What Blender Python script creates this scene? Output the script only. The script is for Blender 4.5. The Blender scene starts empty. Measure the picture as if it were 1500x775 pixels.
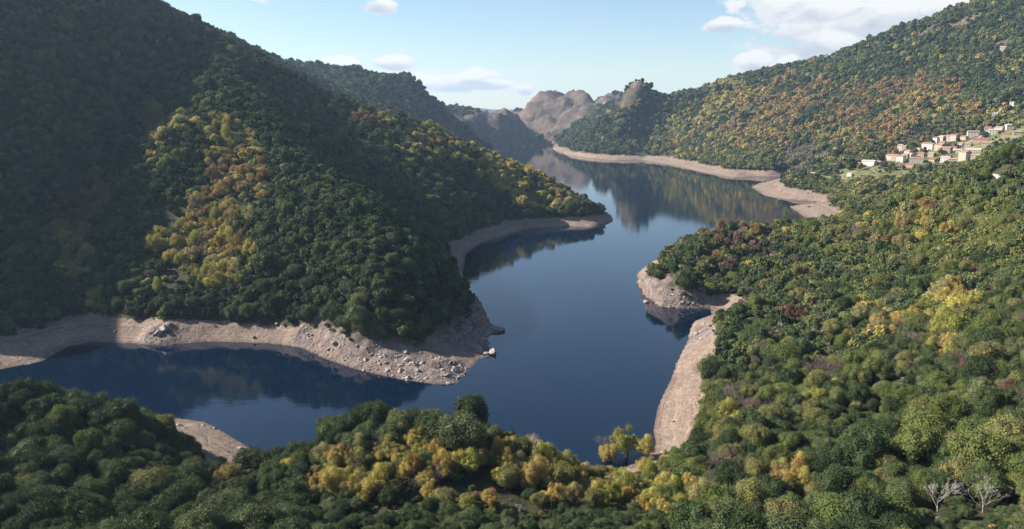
import bpy, math, random
import numpy as np
from mathutils import Vector, Euler, Matrix
from mathutils.bvhtree import BVHTree
random.seed(7); RNG = np.random.default_rng(11)
S = bpy.context.scene
COL = S.collection
R = math.radians

# ------------------------------------------------------------------ camera
W0, H0, F = 1500.0, 775.0, 1167.0
CAM = np.array([0.0, 0.0, 160.0]); PITCH = R(-10.8)
cp, sp = math.cos(PITCH), math.sin(PITCH)
FW = np.array([0, cp, sp]); UP = np.array([0, -sp, cp]); RT = np.array([1.0, 0, 0])
cd = bpy.data.cameras.new('camera'); cam = bpy.data.objects.new('camera', cd); COL.objects.link(cam)
cam.location = CAM; cam.rotation_euler = (R(90) + PITCH, 0, 0)
cd.sensor_width = 36; cd.lens = 36 * F / W0; cd.clip_start = 1; cd.clip_end = 60000
S.camera = cam

def ray(px, py):
    return FW + RT * ((px - W0 / 2) / F) + UP * (-(py - H0 / 2) / F)
def at(px, py, Y=None, z=None):
    d = ray(px, py)
    t = Y / d[1] if Y is not None else (z - CAM[2]) / d[2]
    return CAM + d * t
def project(P):
    Q = np.asarray(P, float) - CAM
    dz = Q @ FW
    dz = np.where(np.abs(dz) < 1e-3, 1e-3, dz)
    return W0 / 2 + F * (Q @ RT) / dz, H0 / 2 - F * (Q @ UP) / dz, dz

# ------------------------------------------------------------------ noise
def _hash(ix, iy, s):
    n = (ix * 374761393 + iy * 668265263 + s * 1442695041) & 0xFFFFFFFF
    n = ((n ^ (n >> 13)) * 1274126177) & 0xFFFFFFFF
    n = n ^ (n >> 16)
    return (n & 0xFFFFFF) / float(0x1000000)
def vnoise(x, y, s=0):
    ix = np.floor(x).astype(np.int64); iy = np.floor(y).astype(np.int64)
    fx = x - ix; fy = y - iy
    fx = fx * fx * fx * (fx * (fx * 6 - 15) + 10); fy = fy * fy * fy * (fy * (fy * 6 - 15) + 10)
    a = _hash(ix, iy, s); b = _hash(ix + 1, iy, s); c = _hash(ix, iy + 1, s); d = _hash(ix + 1, iy + 1, s)
    return (a + (b - a) * fx) * (1 - fy) + (c + (d - c) * fx) * fy
def fbm(x, y, scale, octv=4, s=0, gain=0.5):
    x = np.asarray(x, float) / scale; y = np.asarray(y, float) / scale
    t = 0.0; a = 1.0; n = 0.0
    for o in range(octv):
        t = t + a * (vnoise(x, y, s + o * 17) * 2 - 1); n += a; a *= gain
        x, y = (x * 0.8 - y * 0.6) * 2.03 + 5.1, (x * 0.6 + y * 0.8) * 2.03 + 1.7
    return t / n
def ridged(x, y, scale, octv=4, s=0):
    x = np.asarray(x, float) / scale; y = np.asarray(y, float) / scale
    t = 0.0; a = 1.0; n = 0.0
    for o in range(octv):
        t = t + a * (1 - np.abs(vnoise(x, y, s + o * 13) * 2 - 1) * 2); n += a; a *= 0.55
        x, y = (x * 0.8 - y * 0.6) * 2.1 + 3.1, (x * 0.6 + y * 0.8) * 2.1 + 7.7
    return t / n
def sstep(a, b, x):
    t = np.clip((x - a) / (b - a), 0, 1); return t * t * (3 - 2 * t)

# ------------------------------------------------------------------ shoreline (plan view, metres)
SH = [(0,541),(60,530),(100,508),(130,501),(200,503),(235,507),(300,500),(400,503),(440,508),(480,525),(520,540),
 (560,550),(600,558),(640,563),(668,563),(691,538),(700,527),(722,521),(716,506),(711,494),(734,485),(716,473),(691,433),(678,415),
 (676,400),(679,390),(682,372),(702,357),(732,347),(772,335),(828,332),(863,333),(898,324),(883,309),(865,300),(840,292),
 (800,270),(750,245),(712,224),(735,221),(755,217),(790,214),(804,212),(812,220),(830,226),(860,231),(900,235),(942,234),(952,237),
 (985,242),(1035,254),(1075,261),(1112,259),(1152,259),(1150,263),(1112,268),(1100,274),(1120,287),(1160,293),(1202,296),(1190,299),(1156,302),
 (1173,315),(1186,323),(1205,330),(1200,345),(1150,356),(1080,362),(1020,368),(972,378),(944,392),(933,403),(935,414),(946,433),
 (968,449),(1005,452),(1040,451),(1042,461),(1018,470),(1008,500),(985,552),(963,600),(957,630),(961,652),(945,672),(900,690),
 (850,694),(830,688),(740,662),(600,655),(480,660),(420,672),(385,668),(372,660),(340,640),(300,618),(258,612),(200,626),
 (100,628),(0,622)]
shore = np.array([[-700, 455], [-520, 470]] + [list(at(a, b, z=0)[:2]) for a, b in SH] + [[-520, 395], [-700, 385]])
def lake_sd(x, y):
    """signed distance to the waterline, negative inside the lake"""
    shp = np.shape(x); x = np.ravel(x).astype(float); y = np.ravel(y).astype(float)
    best = np.full(x.shape, 1e18); inside = np.zeros(x.shape, bool)
    n = len(shore)
    for i in range(n):
        ax, ay = shore[i]; bx, by = shore[(i + 1) % n]
        dx, dy = bx - ax, by - ay; L = dx * dx + dy * dy + 1e-9
        t = np.clip(((x - ax) * dx + (y - ay) * dy) / L, 0, 1)
        d = (x - ax - t * dx) ** 2 + (y - ay - t * dy) ** 2
        best = np.minimum(best, d)
        c = ((ay > y) != (by > y))
        xi = ax + (y - ay) * dx / (dy if abs(dy) > 1e-9 else 1e-9)
        inside ^= c & (x < xi)
    d = np.sqrt(best)
    return np.where(inside, -d, d).reshape(shp)

# ------------------------------------------------------------------ control points of the land
CP = [  # (px, py, Y): the ground seen at this pixel lies Y metres ahead
 # left mountain
 (0,455,560),(0,300,690),(0,150,800),(0,20,930),(60,380,650),(60,200,800),(60,80,930),(120,100,980),(150,20,1120),(100,240,800),(150,180,900),(30,0,960),
 # gully
 (110,450,590),(98,360,735),(105,320,790),(165,270,850),(215,215,930),(240,160,1020),(262,110,1110),(215,60,1120),
 # ridge between gully and gold stripe
 (150,400,640),(170,330,700),(205,255,760),(240,205,820),(290,170,880),(310,120,980),(300,80,1080),
 # gold stripe shallow gully
 (270,420,610),(290,340,690),(330,270,770),(345,210,850),
 # lit spur crest
 (400,180,880),(420,240,780),(480,270,720),(530,310,660),(570,345,625),(610,385,600),(640,415,590),(660,450,570),
 (420,330,650),(380,400,590),(450,400,580),(500,400,560),(530,450,520),(580,450,530),(600,500,505),(480,460,545),(560,500,505),(640,500,520),(670,500,530),
 (330,430,590),(200,430,590),
 # main crest line
 (180,4,1180),(250,36,1220),(310,62,1250),(370,85,1270),(430,120,1270),(500,150,1280),(560,175,1290),(610,192,1300),(660,210,1310),
 (720,235,1300),(770,255,1290),(810,275,1270),(845,293,1240),(868,300,1215),
 # dark face behind spur, right side
 (460,200,1090),(520,230,1060),(580,270,1030),(620,300,990),(660,320,985),(700,300,1080),(760,300,1140),(820,305,1170),(600,230,1130),(700,260,1190),(560,300,930),(610,340,840),(640,370,740),
 # second ridge far behind crest
 (330,50,1900),(380,72,2000),(430,98,2100),(470,120,2300),
 # cliffy mountain left of the gorge
 (455,103,2850),(500,104,2850),(530,103,2850),(560,108,2850),(590,108,2850),(612,124,2850),(640,146,2850),(662,164,2880),(675,182,2900),(560,160,2600),(620,190,2600),(680,200,2800),
 # pyramid and left bank of the gorge
 (690,184,3500),(700,178,3600),(730,168,3750),(752,161,3850),(762,170,3880),(775,188,3920),(788,203,3950),(700,205,3450),(730,200,3550),(750,205,3700),
 # rock massif behind
 (745,178,4700),(770,155,4800),(790,142,4800),(812,142,4800),(830,140,4700),(850,148,4500),(868,150,4400),(878,156,4200),(800,190,4300),(830,190,3950),(820,170,4350),(850,195,3500),
 # crag on the right bank
 (895,165,3100),(905,145,3050),(918,128,3020),(926,122,3000),(935,117,3000),(946,122,3000),(955,134,3020),(962,150,3040),(975,146,3050),(1010,143,3050),
 (880,180,3150),(900,200,3050),(940,180,2930),(940,205,2850),(1000,205,2720),(1000,170,2880),
 # right mountain crest
 (1060,133,2950),(1120,119,2900),(1160,112,2850),(1200,99,2800),(1240,82,2750),(1270,69,2700),(1310,51,2650),(1340,39,2600),(1400,18,2550),(1440,4,2500),(1480,-6,2450),(1520,-10,2450),
 (1060,200,2450),(1060,165,2700),(1120,215,2250),(1120,170,2550),(1180,200,2200),(1180,150,2500),(1250,190,2100),(1250,130,2400),(1300,170,2100),(1350,150,2050),(1350,100,2300),(1420,130,2000),(1420,70,2250),(1490,140,1850),(1490,70,2100),(1130,245,2050),(1180,240,1900),(1230,228,1850),(1290,212,1850),(1340,192,1850),(1400,172,1820),(1450,165,1760),
 # village shelf
 (1265,243,1640),(1310,238,1580),(1330,228,1620),(1370,218,1600),(1410,208,1610),(1440,200,1600),(1490,188,1540),(1380,232,1520),(1440,225,1450),(1490,215,1300),
 (1200,255,1720),(1240,262,1580),(1300,262,1440),(1350,262,1350),(1280,280,1350),(1230,285,1420),(1400,262,1250),
 # spits
 (1150,268,1700),(1180,283,1500),(1210,300,1330),(1245,314,1230),(1200,296,1360),
 # near right hill crest (hides the valley behind)
 (1500,226,640),(1450,246,680),(1400,266,720),(1350,290,770),(1300,308,810),(1250,330,850),(1200,345,880),(1160,352,880),
 # hill B
 (1125,340,850),(1090,335,830),(1050,345,800),(1010,365,780),(975,392,760),(1050,390,740),(1110,390,760),
 # right slope
 (1500,300,540),(1500,400,430),(1500,500,340),(1500,600,270),(1500,700,225),(1500,775,195),(1400,350,600),(1400,450,440),(1400,550,330),(1400,650,265),(1400,760,205),
 (1300,380,640),(1300,450,500),(1300,550,370),(1300,650,290),(1300,760,220),(1200,400,680),(1200,460,540),(1200,540,420),(1200,640,320),(1200,760,235),
 (1000,760,245),
 # near bank
 (900,770,240),(800,770,232),(700,770,228),(600,770,225),(500,770,228),(400,770,235),(300,775,240),(200,775,235),(100,775,225),(0,775,215),
 (860,715,292),(800,690,285),(740,665,280),(650,650,282),(560,650,285),(480,660,287),(420,690,285),(370,720,280),(320,705,300),(290,680,320),(250,650,325),(200,625,325),
 (120,612,325),(60,605,325),(0,600,325),(0,680,270),(100,690,270),(200,710,270),(700,720,252),(550,720,255),(-120,600,320),(-200,500,480),
]
CPZ = [ # treeline points, ground at a known level
 (20,480,12),(60,470,12),(128,458,12),(180,464,12),(250,470,12),(300,467,12),(350,470,11),(400,474,11),(440,478,12),
 (655,365,10),(665,350,11),(700,335,10),(740,322,9),(790,315,9),(850,308,9),(875,309,7),
 (815,212,10),(860,218,12),(900,222,12),(943,227,10),(985,231,12),(1020,237,12),(1060,247,11),(1100,252,8),
 (1044,468,8),(1043,500,8),(1038,550,8),(1030,600,8),(1020,640,8),(1000,668,6),
 (944,399,12),(958,406,16),(980,415,17),(1000,424,14),(990,405,20),(1015,414,10),(1050,416,9),(1085,413,10),(1078,470,17),(1078,500,17),(1075,550,17),(1068,600,17),(1062,650,16),(1105,455,24),(1100,520,28),(1095,580,28),(1085,640,27),(1060,720,24),(1130,400,24),(1180,380,30),(940,720,14),(1010,670,11),(265,655,9),(310,690,11),(350,690,9),(1140,262,3),(1190,262,9),(1140,275,3),
]
CW = [  # world points out of view
 (-1000,900,440),(-950,650,350),(-900,1150,500),(-800,1300,450),(-1300,700,450),(-700,1200,420),(-620,480,90),(-650,572,224),(-800,500,190),(-1500,1500,500),  # unseen left heights, shaped so their shadow falls on the left slope and beach
 (-1000,250,120),(-500,250,60),(-300,150,70),(0,100,80),(0,0,100),(300,100,90),(-100,-300,150),(600,200,170),(800,500,240),(500,-200,200),(-800,-200,200),
 (1100,800,260),(1300,1200,240),(1700,1600,320),(2200,2300,600),(1700,3200,420),(1500,3800,300),(3500,3000,500),(2500,1000,500),(3500,1500,500),
 (-300,1500,120),(-100,1600,60),(-250,1800,40),(-500,1700,200),(-700,2400,250),(-1200,2500,350),(-2500,2500,500),(-1500,3400,380),(-700,3600,150),(-500,4600,60),(-300,5500,20),
 (-1500,5000,200),(-3000,4500,300),(900,4600,200),(2500,5000,250),(0,6500,20),(-1200,6800,20),(1200,6500,100),(400,5400,160),(250,4700,200),(-3500,1000,500),(-2500,200,300),
 (560,1050,22),(640,1120,35),(700,950,110),(800,1000,140),(950,1050,165),(620,900,60),
]
pts = [at(a, b, Y=c) for a, b, c in CP] + [at(a, b, z=c) for a, b, c in CPZ] + [np.array(c, float) for c in CW]
# densify shore at z = 0
for i in range(len(shore) - 1):
    a, b = shore[i], shore[i + 1]; L = np.linalg.norm(b - a); k = max(1, int(L // 90))
    for j in range(k):
        p = a + (b - a) * j / k; pts.append(np.array([p[0], p[1], 0.0]))
pts = np.array(pts)
keep = []
for i, p in enumerate(pts):
    if all(np.hypot(*(p[:2] - pts[j][:2])) > 9 for j in keep): keep.append(i)
pts = pts[keep]
def kern(dx, dy): return -np.sqrt(dx * dx + dy * dy + 9.0 ** 2)
n = len(pts)
A = np.zeros((n + 3, n + 3))
A[:n, :n] = kern(pts[:, None, 0] - pts[None, :, 0], pts[:, None, 1] - pts[None, :, 1]) + np.eye(n) * 3.0
Pm = np.c_[np.ones(n), pts[:, :2] / 1000.0]
A[:n, n:] = Pm; A[n:, :n] = Pm.T
w = np.linalg.solve(A, np.r_[pts[:, 2], 0, 0, 0])
def rbf(x, y):
    shp = np.shape(x); x = np.ravel(x); y = np.ravel(y); out = np.zeros(x.size)
    for s0 in range(0, x.size, 20000):
        xs = x[s0:s0 + 20000, None]; ys = y[s0:s0 + 20000, None]
        out[s0:s0 + 20000] = kern(xs - pts[None, :, 0], ys - pts[None, :, 1]) @ w[:n]
    return (out + w[n] + w[n + 1] * x / 1000 + w[n + 2] * y / 1000).reshape(shp)

# bare rock zones (plan): centre pixel+distance, radius m, strength
RZ = [(at(560,525,z=12),45,1),(at(610,530,z=15),40,1.1),(at(655,530,z=12),35,1.1),(at(690,480,z=10),32,1),(at(500,500,z=12),30,.9),(at(455,492,z=8),16,.8),(at(540,440,Y=535),16,.34),(at(500,440,Y=550),9,.34),
      (at(232,488,z=6),11,.9),(at(685,440,z=10),26,.8),(at(955,415,z=8),26,1.2),(at(985,430,z=8),26,1.2),(at(1020,490,z=4),14,.7),
      (at(755,168,Y=3860),230,1.1),(at(720,190,Y=3600),200,.9),(at(790,150,Y=4800),420,1.3),(at(850,160,Y=4500),300,1.3),(at(820,190,Y=4300),250,.8),
      (at(932,130,Y=3010),36,.55),(at(920,150,Y=2985),36,.5),(at(935,190,Y=2880),40,.7),(at(630,132,Y=2870),70,.8),(at(662,165,Y=2890),60,.9),(at(872,200,Y=3150),45,.7),
      (at(1285,62,Y=2650),55,.7),(at(1310,50,Y=2640),40,.7),(at(1470,72,Y=2150),30,.7),(at(1350,70,Y=2500),60,.5),(at(1410,50,Y=2400),60,.5),(at(1390,695,Y=236),8,1.3),(at(1372,703,Y=232),7,1.2)]
def rockmask(x, y):
    m = np.zeros(np.shape(x))
    for p, r, s in RZ:
        m = np.maximum(m, s * np.exp(-(((x - p[0]) ** 2 + (y - p[1]) ** 2) / (r * r)) ** 1.5))
    return np.clip(m + 0.35 * fbm(x, y, 28, 3, 91) * (m > 0.05), 0, 1)

def height(x, y, fine=True):
    sd = lake_sd(x, y)
    z = rbf(x, y)
    dist = np.sqrt(np.maximum(y, 100) ** 2 + x ** 2)
    land = sstep(0, 70, sd)
    big = np.clip(dist / 900, .6, 3.2)
    z = z + land * (fbm(x, y, 150, 3, 5) * 5.0 + fbm(x, y, 420, 3, 45) * 9.0 * sstep(60, 260, sd)) * big
    rm = rockmask(x, y)
    z = z + rm * np.sqrt(np.maximum(land, 0)) * (ridged(x, y, 60, 5, 23) * 6.0 * (1 - .5 * sstep(1500, 2500, dist)) + -ridged(x * 1.5, y * .9, 300, 5, 61) * 24.0 * sstep(3300, 3700, dist) - ridged(x, y, 80, 4, 19) * 15.0 * sstep(2500, 2700, dist) * sstep(3500, 3200, dist)) * np.clip(dist / 1200, .35, 3)
    # waterline
    zl = np.maximum(z, np.minimum(sd * 0.16, 14.0))
    micro = fbm(x, y, 9, 4, 31)
    zl = zl + (micro + .8 * fbm(x, y, 30, 3, 87)) * (.75 + 1.8 * rm) * sstep(0, 12, sd) + rm * ridged(x, y, 14, 4, 77) * 2.6 * sstep(2, 12, sd)
    zl = np.maximum(zl, sd * 0.10 + 0.02)
    zw = -np.minimum(-sd * 0.25, 25.0) - 0.02
    zl = zl * (1 - sstep(5100, 6300, y)) + sstep(5100, 6300, y) * 2.0
    zl = np.where(zl > 560, 560 + (zl - 560) * .15, zl)
    return np.where(sd > 0, zl, zw), rm, sd

# ------------------------------------------------------------------ terrain sheet
ys = [-260.0]
while ys[-1] < 7200:
    Y = ys[-1]; ys.append(Y + (8 if Y < 150 else 2.9 if Y < 720 else 2.9 + (Y - 720) * 0.0062))
ys = np.array(ys); NX = 600
t = np.linspace(-1, 1, NX)
GX = np.zeros((len(ys), NX)); GY = np.zeros_like(GX)
for i, Y in enumerate(ys):
    a = max(Y, 120)
    lo, hi = -(420 + 1.05 * a), (160 + 0.86 * a)
    c0 = 0.0
    GX[i] = np.where(t < 0, np.abs(t) ** 1.12 * lo, np.abs(t) ** 1.05 * hi); GY[i] = Y
GZ, GR, GS = height(GX, GY)
NY = len(ys)
V = np.stack([GX, GY, GZ], -1).reshape(-1, 3)
idx = np.arange(NY * NX).reshape(NY, NX)
Fq = np.stack([idx[:-1, :-1], idx[:-1, 1:], idx[1:, 1:], idx[1:, :-1]], -1).reshape(-1, 4)
def mesh_np(name, V, Fq, mats=(), smooth=True):
    me = bpy.data.meshes.new(name)
    k = Fq.shape[1]
    me.vertices.add(len(V)); me.vertices.foreach_set('co', np.ascontiguousarray(V, dtype=np.float32).ravel())
    me.loops.add(Fq.size); me.loops.foreach_set('vertex_index', np.ascontiguousarray(Fq, dtype=np.int32).ravel())
    me.polygons.add(len(Fq)); me.polygons.foreach_set('loop_start', np.arange(0, Fq.size, k, dtype=np.int32))
    me.update(calc_edges=True)
    me.polygons.foreach_set('use_smooth', np.full(len(Fq), smooth))
    for m in mats: me.materials.append(m)
    return me
# bilinear lookup in the sheet (rows are constant in y, columns monotone in x)
def gz(x, y, arr=None):
    arr = GZ if arr is None else arr
    x = np.atleast_1d(np.asarray(x, float)); y = np.atleast_1d(np.asarray(y, float))
    i = np.clip(np.searchsorted(ys, y) - 1, 0, NY - 2); fy = np.clip((y - ys[i]) / (ys[i + 1] - ys[i]), 0, 1)
    out = 0
    for ii, wgt in ((i, 1 - fy), (i + 1, fy)):
        a = np.maximum(ys[ii], 120); lo = 420 + 1.05 * a; hi = 160 + 0.86 * a
        tt = np.where(x < 0, -np.clip(-x / lo, 0, 1) ** (1 / 1.12), np.clip(x / hi, 0, 1) ** (1 / 1.05))
        f = (tt + 1) / 2 * (NX - 1); j = np.clip(f.astype(int), 0, NX - 2); fx = f - j
        out = out + wgt * (arr[ii, j] * (1 - fx) + arr[ii, j + 1] * fx)
    return out
def hit(px, py, y0=150, y1=7000, margin=0.0):
    """first ground point along the line of sight through a photo pixel"""
    d = ray(px, py); Y = np.concatenate([np.arange(y0, 1000, 1.5), np.arange(1000, y1, 4.0)])
    P = CAM[None] + d[None] * (Y / d[1])[:, None]
    g = np.maximum(gz(P[:, 0], P[:, 1]), 0) + margin
    k = np.argmax(P[:, 2] <= g)
    return P[k, 0], P[k, 1], float(g[k] - margin)
# ------------------------------------------------------------------ materials
def mat(name):
    m = bpy.data.materials.new(name); m.use_nodes = True
    nt = m.node_tree; b = nt.nodes['Principled BSDF']
    return m, nt, b
def N(nt, typ, **kw):
    n = nt.nodes.new(typ)
    for k, v in kw.items(): setattr(n, k, v)
    return n
def inp(nt, node, key, val):
    if hasattr(val, 'is_linked') or hasattr(val, 'links'): nt.links.new(val, node.inputs[key])
    else: node.inputs[key].default_value = val
def mix(nt, f, a, b, mode='MIX'):
    n = N(nt, 'ShaderNodeMix', data_type='RGBA', blend_type=mode)
    inp(nt, n, 0, f)
    for k, v in ((6, a), (7, b)):
        if isinstance(v, tuple) and len(v) == 3: v = (*v, 1)
        inp(nt, n, k, v)
    return n.outputs[2]
def math_(nt, op, a, b=0.0, clamp=False):
    n = N(nt, 'ShaderNodeMath', operation=op, use_clamp=clamp); inp(nt, n, 0, a); inp(nt, n, 1, b); return n.outputs[0]
def noise(nt, vec, scale, detail=4, rough=.55, dist=0.0):
    n = N(nt, 'ShaderNodeTexNoise'); n.inputs['Scale'].default_value = scale; n.inputs['Detail'].default_value = detail
    n.inputs['Roughness'].default_value = rough; n.inputs['Distortion'].default_value = dist
    nt.links.new(vec, n.inputs['Vector']); return n.outputs['Fac']
def ramp(nt, fac, stops):
    n = N(nt, 'ShaderNodeValToRGB'); nt.links.new(fac, n.inputs[0]); cr = n.color_ramp
    while len(cr.elements) < len(stops): cr.elements.new(0.5)
    for e, (p, c) in zip(cr.elements, stops): e.position = p; e.color = (*c, 1) if len(c) == 3 else c
    return n.outputs[0]
def maprange(nt, v, a, b, c=0.0, d=1.0):
    n = N(nt, 'ShaderNodeMapRange'); inp(nt, n, 0, v)
    for k, q in zip((1, 2, 3, 4), (a, b, c, d)): n.inputs[k].default_value = q
    return n.outputs[0]

# terrain surface: forest floor, meadow, sand, rock by vertex masks
level = 11.0 + fbm(GX, GY, 60, 3, 71) * 3.0 + fbm(GX, GY, 9, 2, 72) * 1.4
level = np.where((GX > 60) & (GY < 700), level - 1.5, level)
level = np.where(GY > 1500, level + 2.5, level)
bare = sstep(1.3, -1.3, GZ - level)
grass_c = [(at(1235, 262, Y=1580), 90, .8), (at(1280, 262, Y=1500), 110, .8), (at(1400, 226, Y=1550), 120, .6), (at(1460, 200, Y=1560), 130, .7), (at(1330, 250, Y=1480), 90, .6),
           (at(1480, 215, Y=1350), 60, .8), (at(1400, 60, Y=2450), 220, .35), (at(1200, 296, Y=1380), 60, .3), (at(1275, 270, Y=1500), 60, .8), (at(1320, 280, Y=1330), 50, .6), (at(1225, 268, Y=1600), 50, .7), (at(1365, 258, Y=1400), 45, .6)]
meadow = np.zeros_like(GX)
for p, r, s in grass_c: meadow = np.maximum(meadow, s * np.exp(-(((GX - p[0]) ** 2 + (GY - p[1]) ** 2) / (r * r)) ** 1.5))
meadow = np.clip(meadow + .5 * fbm(GX, GY, 45, 3, 12) * (meadow > .05), 0, 1)
terr_me = mesh_np('terrain', V, Fq)
for nm, arr in (('bare', bare), ('rock', np.clip(GR, 0, 1)), ('meadow', meadow)):
    at_ = terr_me.attributes.new(nm, 'FLOAT', 'POINT'); at_.data.foreach_set('value', np.ascontiguousarray(arr.ravel(), dtype=np.float32))
mt, nt, b = mat('land')
geo = N(nt, 'ShaderNodeNewGeometry'); pos = geo.outputs['Position']
sepn = N(nt, 'ShaderNodeSeparateXYZ'); nt.links.new(pos, sepn.inputs[0])
def attr(nm):
    a = N(nt, 'ShaderNodeAttribute'); a.attribute_name = nm; return a.outputs['Fac']
floor_c = ramp(nt, noise(nt, pos, .12, 5), [(.3, (.022, .026, .012)), (.55, (.040, .042, .020)), (.75, (.085, .070, .042))])
mead_c = ramp(nt, noise(nt, pos, .05, 5), [(.3, (.085, .115, .038)), (.5, (.15, .155, .06)), (.7, (.24, .20, .11))])
sand_c = ramp(nt, noise(nt, pos, .09, 6, .65), [(.30, (.080, .050, .036)), (.5, (.155, .103, .076)), (.70, (.24, .178, .135))])
# old water levels: thin bands that follow the height above the water
wv = math_(nt, 'ADD', math_(nt, 'MULTIPLY', sepn.outputs[2], 1.0), math_(nt, 'MULTIPLY', noise(nt, pos, .03, 3), 1.2))
cz = N(nt, 'ShaderNodeCombineXYZ'); nt.links.new(wv, cz.inputs[2])
band = noise(nt, cz.outputs[0], .95, 5, .75)
sand_c = mix(nt, maprange(nt, band, .42, .60), sand_c, (.26, .20, .155))
sand_c = mix(nt, maprange(nt, band, .42, .34, 0, .75), sand_c, (.13, .078, .057))
peb = noise(nt, pos, .9, 4, .7)
sand_c = mix(nt, maprange(nt, peb, .54, .62, 0, .8), sand_c, (.105, .085, .072))
stn = noise(nt, pos, .28, 8, .75)
sand_c = mix(nt, maprange(nt, stn, .55, .62, 0, .75), sand_c, (.33, .285, .25))
sand_c = mix(nt, maprange(nt, noise(nt, pos, .055, 7, .75), .52, .62, 0, .6), sand_c, (.15, .115, .095))
rock_c = ramp(nt, noise(nt, pos, .16, 8, .68, .4), [(.30, (.055, .043, .04)), (.45, (.14, .112, .10)), (.58, (.215, .18, .162)), (.72, (.34, .30, .275))])
rock_c = mix(nt, maprange(nt, noise(nt, pos, .035, 4), .45, .65, 0, .5), rock_c, (.165, .10, .078))
farr_ = maprange(nt, sepn.outputs[1], 1200, 2600)
mpv = N(nt, 'ShaderNodeMapping'); mpv.inputs['Scale'].default_value = (1, 1, .35); nt.links.new(pos, mpv.inputs[0])
far_rock = ramp(nt, noise(nt, mpv.outputs[0], .018, 8, .66, .6), [(.34, (.030, .022, .020)), (.46, (.095, .060, .050)), (.58, (.145, .095, .078)), (.72, (.22, .165, .14))])
rock_c = mix(nt, farr_, rock_c, far_rock)
scrub = maprange(nt, noise(nt, pos, .05, 7, .75), .47, .56)
rock_hi = mix(nt, math_(nt, 'MULTIPLY', scrub, maprange(nt, sepn.outputs[2], 10, 20, 0, .8)), rock_c, (.05, .055, .028))
base = mix(nt, attr('meadow'), floor_c, mead_c)
bn = math_(nt, 'ADD', attr('bare'), math_(nt, 'MULTIPLY', math_(nt, 'SUBTRACT', noise(nt, pos, .35, 4), .5), .7))
base = mix(nt, maprange(nt, bn, .4, .6), base, sand_c)
rn = math_(nt, 'ADD', attr('rock'), math_(nt, 'MULTIPLY', math_(nt, 'SUBTRACT', noise(nt, pos, .12, 5), .5), .5))
base = mix(nt, maprange(nt, rn, .22, .42), base, rock_hi)
base = mix(nt, maprange(nt, noise(nt, pos, .45, 6, .8), .52, .60, 0, .35), base, (.05, .045, .03))
wet = maprange(nt, sepn.outputs[2], .15, .9, .55, 0)
base = mix(nt, wet, base, (.06, .045, .033))
nt.links.new(base, b.inputs['Base Color']); b.inputs['Roughness'].default_value = .95; b.inputs['Specular IOR Level'].default_value = .15
bp = N(nt, 'ShaderNodeBump'); bp.inputs['Strength'].default_value = 1.0; bp.inputs['Distance'].default_value = 2.2
hb = math_(nt, 'ADD', noise(nt, pos, .22, 8, .7), math_(nt, 'MULTIPLY', noise(nt, pos, .03, 6, .7), 3.0))
nt.links.new(math_(nt, 'MULTIPLY', hb, maprange(nt, attr('rock'), 0, .5, .4, 1.0)), bp.inputs['Height']); nt.links.new(bp.outputs[0], b.inputs['Normal'])
terr_me.materials.append(mt)
terrain = bpy.data.objects.new('terrain', terr_me); COL.objects.link(terrain); terrain['kind'] = 'structure'

# far ground out to the horizon, and blue hills beyond the gorge
def simple(name, col, rough=.9, var=.25, scale=.5, spec=.2, space='Object'):
    m, nt, b = mat(name)
    tc = N(nt, 'ShaderNodeTexCoord')
    f = noise(nt, tc.outputs[space], scale, 5, .6)
    lo = tuple(c * (1 - var) for c in col); hi = tuple(min(1, c * (1 + var)) for c in col)
    nt.links.new(ramp(nt, f, [(.3, lo), (.7, hi)]), b.inputs['Base Color'])
    b.inputs['Roughness'].default_value = rough; b.inputs['Specular IOR Level'].default_value = spec
    return m
fg = mesh_np('far_ground', np.array([[-15500, -4000, -28], [15500, -4000, -28], [15500, 15500, -28], [-15500, 15500, -28]], float), np.array([[0, 1, 2, 3]]), [simple('far_land', (.045, .055, .03), scale=.002)])
o = bpy.data.objects.new('ground', fg); COL.objects.link(o); o['kind'] = 'structure'
hx, hy = np.meshgrid(np.linspace(-6500, 5200, 150), np.linspace(10200, 14500, 50))
hz = -30 + (sstep(10200, 11800, hy) * sstep(14500, 12800, hy)) * (195 + 60 * fbm(hx, hy, 1500, 5, 8) + 45 * np.exp(-((hx + 560) / 230.0) ** 2))
ii = np.arange(hx.size).reshape(hx.shape)
hm = mesh_np('distant_hills', np.stack([hx, hy, hz], -1).reshape(-1, 3), np.stack([ii[:-1, :-1], ii[:-1, 1:], ii[1:, 1:], ii[1:, :-1]], -1).reshape(-1, 4), [simple('far_hill', (.05, .06, .035), scale=.004)])
o = bpy.data.objects.new('distant_hills', hm); COL.objects.link(o); o['kind'] = 'structure'

# ------------------------------------------------------------------ water
wx, wy = [-2600., 2600.], [200., 4150.]
wm = mesh_np('water', np.array([[wx[0], wy[0], 0], [wx[1], wy[0], 0], [wx[1], wy[1], 0], [wx[0], wy[1], 0]], float), np.array([[0, 1, 2, 3]]))
m, nt, b = mat('lake_water')
geo = N(nt, 'ShaderNodeNewGeometry')
wc = ramp(nt, noise(nt, geo.outputs['Position'], .006, 3), [(.3, (.0010, .0066, .0185)), (.7, (.0014, .0086, .0235))])
nt.links.new(wc, b.inputs['Base Color']); b.inputs['IOR'].default_value = 1.333; b.inputs['Specular IOR Level'].default_value = .5
nt.links.new(maprange(nt, noise(nt, geo.outputs['Position'], .004, 4, .6), .48, .60, .012, .055), b.inputs['Roughness'])
mp = N(nt, 'ShaderNodeMapping'); mp.inputs['Scale'].default_value = (1, 1.7, 1); nt.links.new(geo.outputs['Position'], mp.inputs[0])
bp = N(nt, 'ShaderNodeBump'); bp.inputs['Strength'].default_value = .35; bp.inputs['Distance'].default_value = .03
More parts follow.
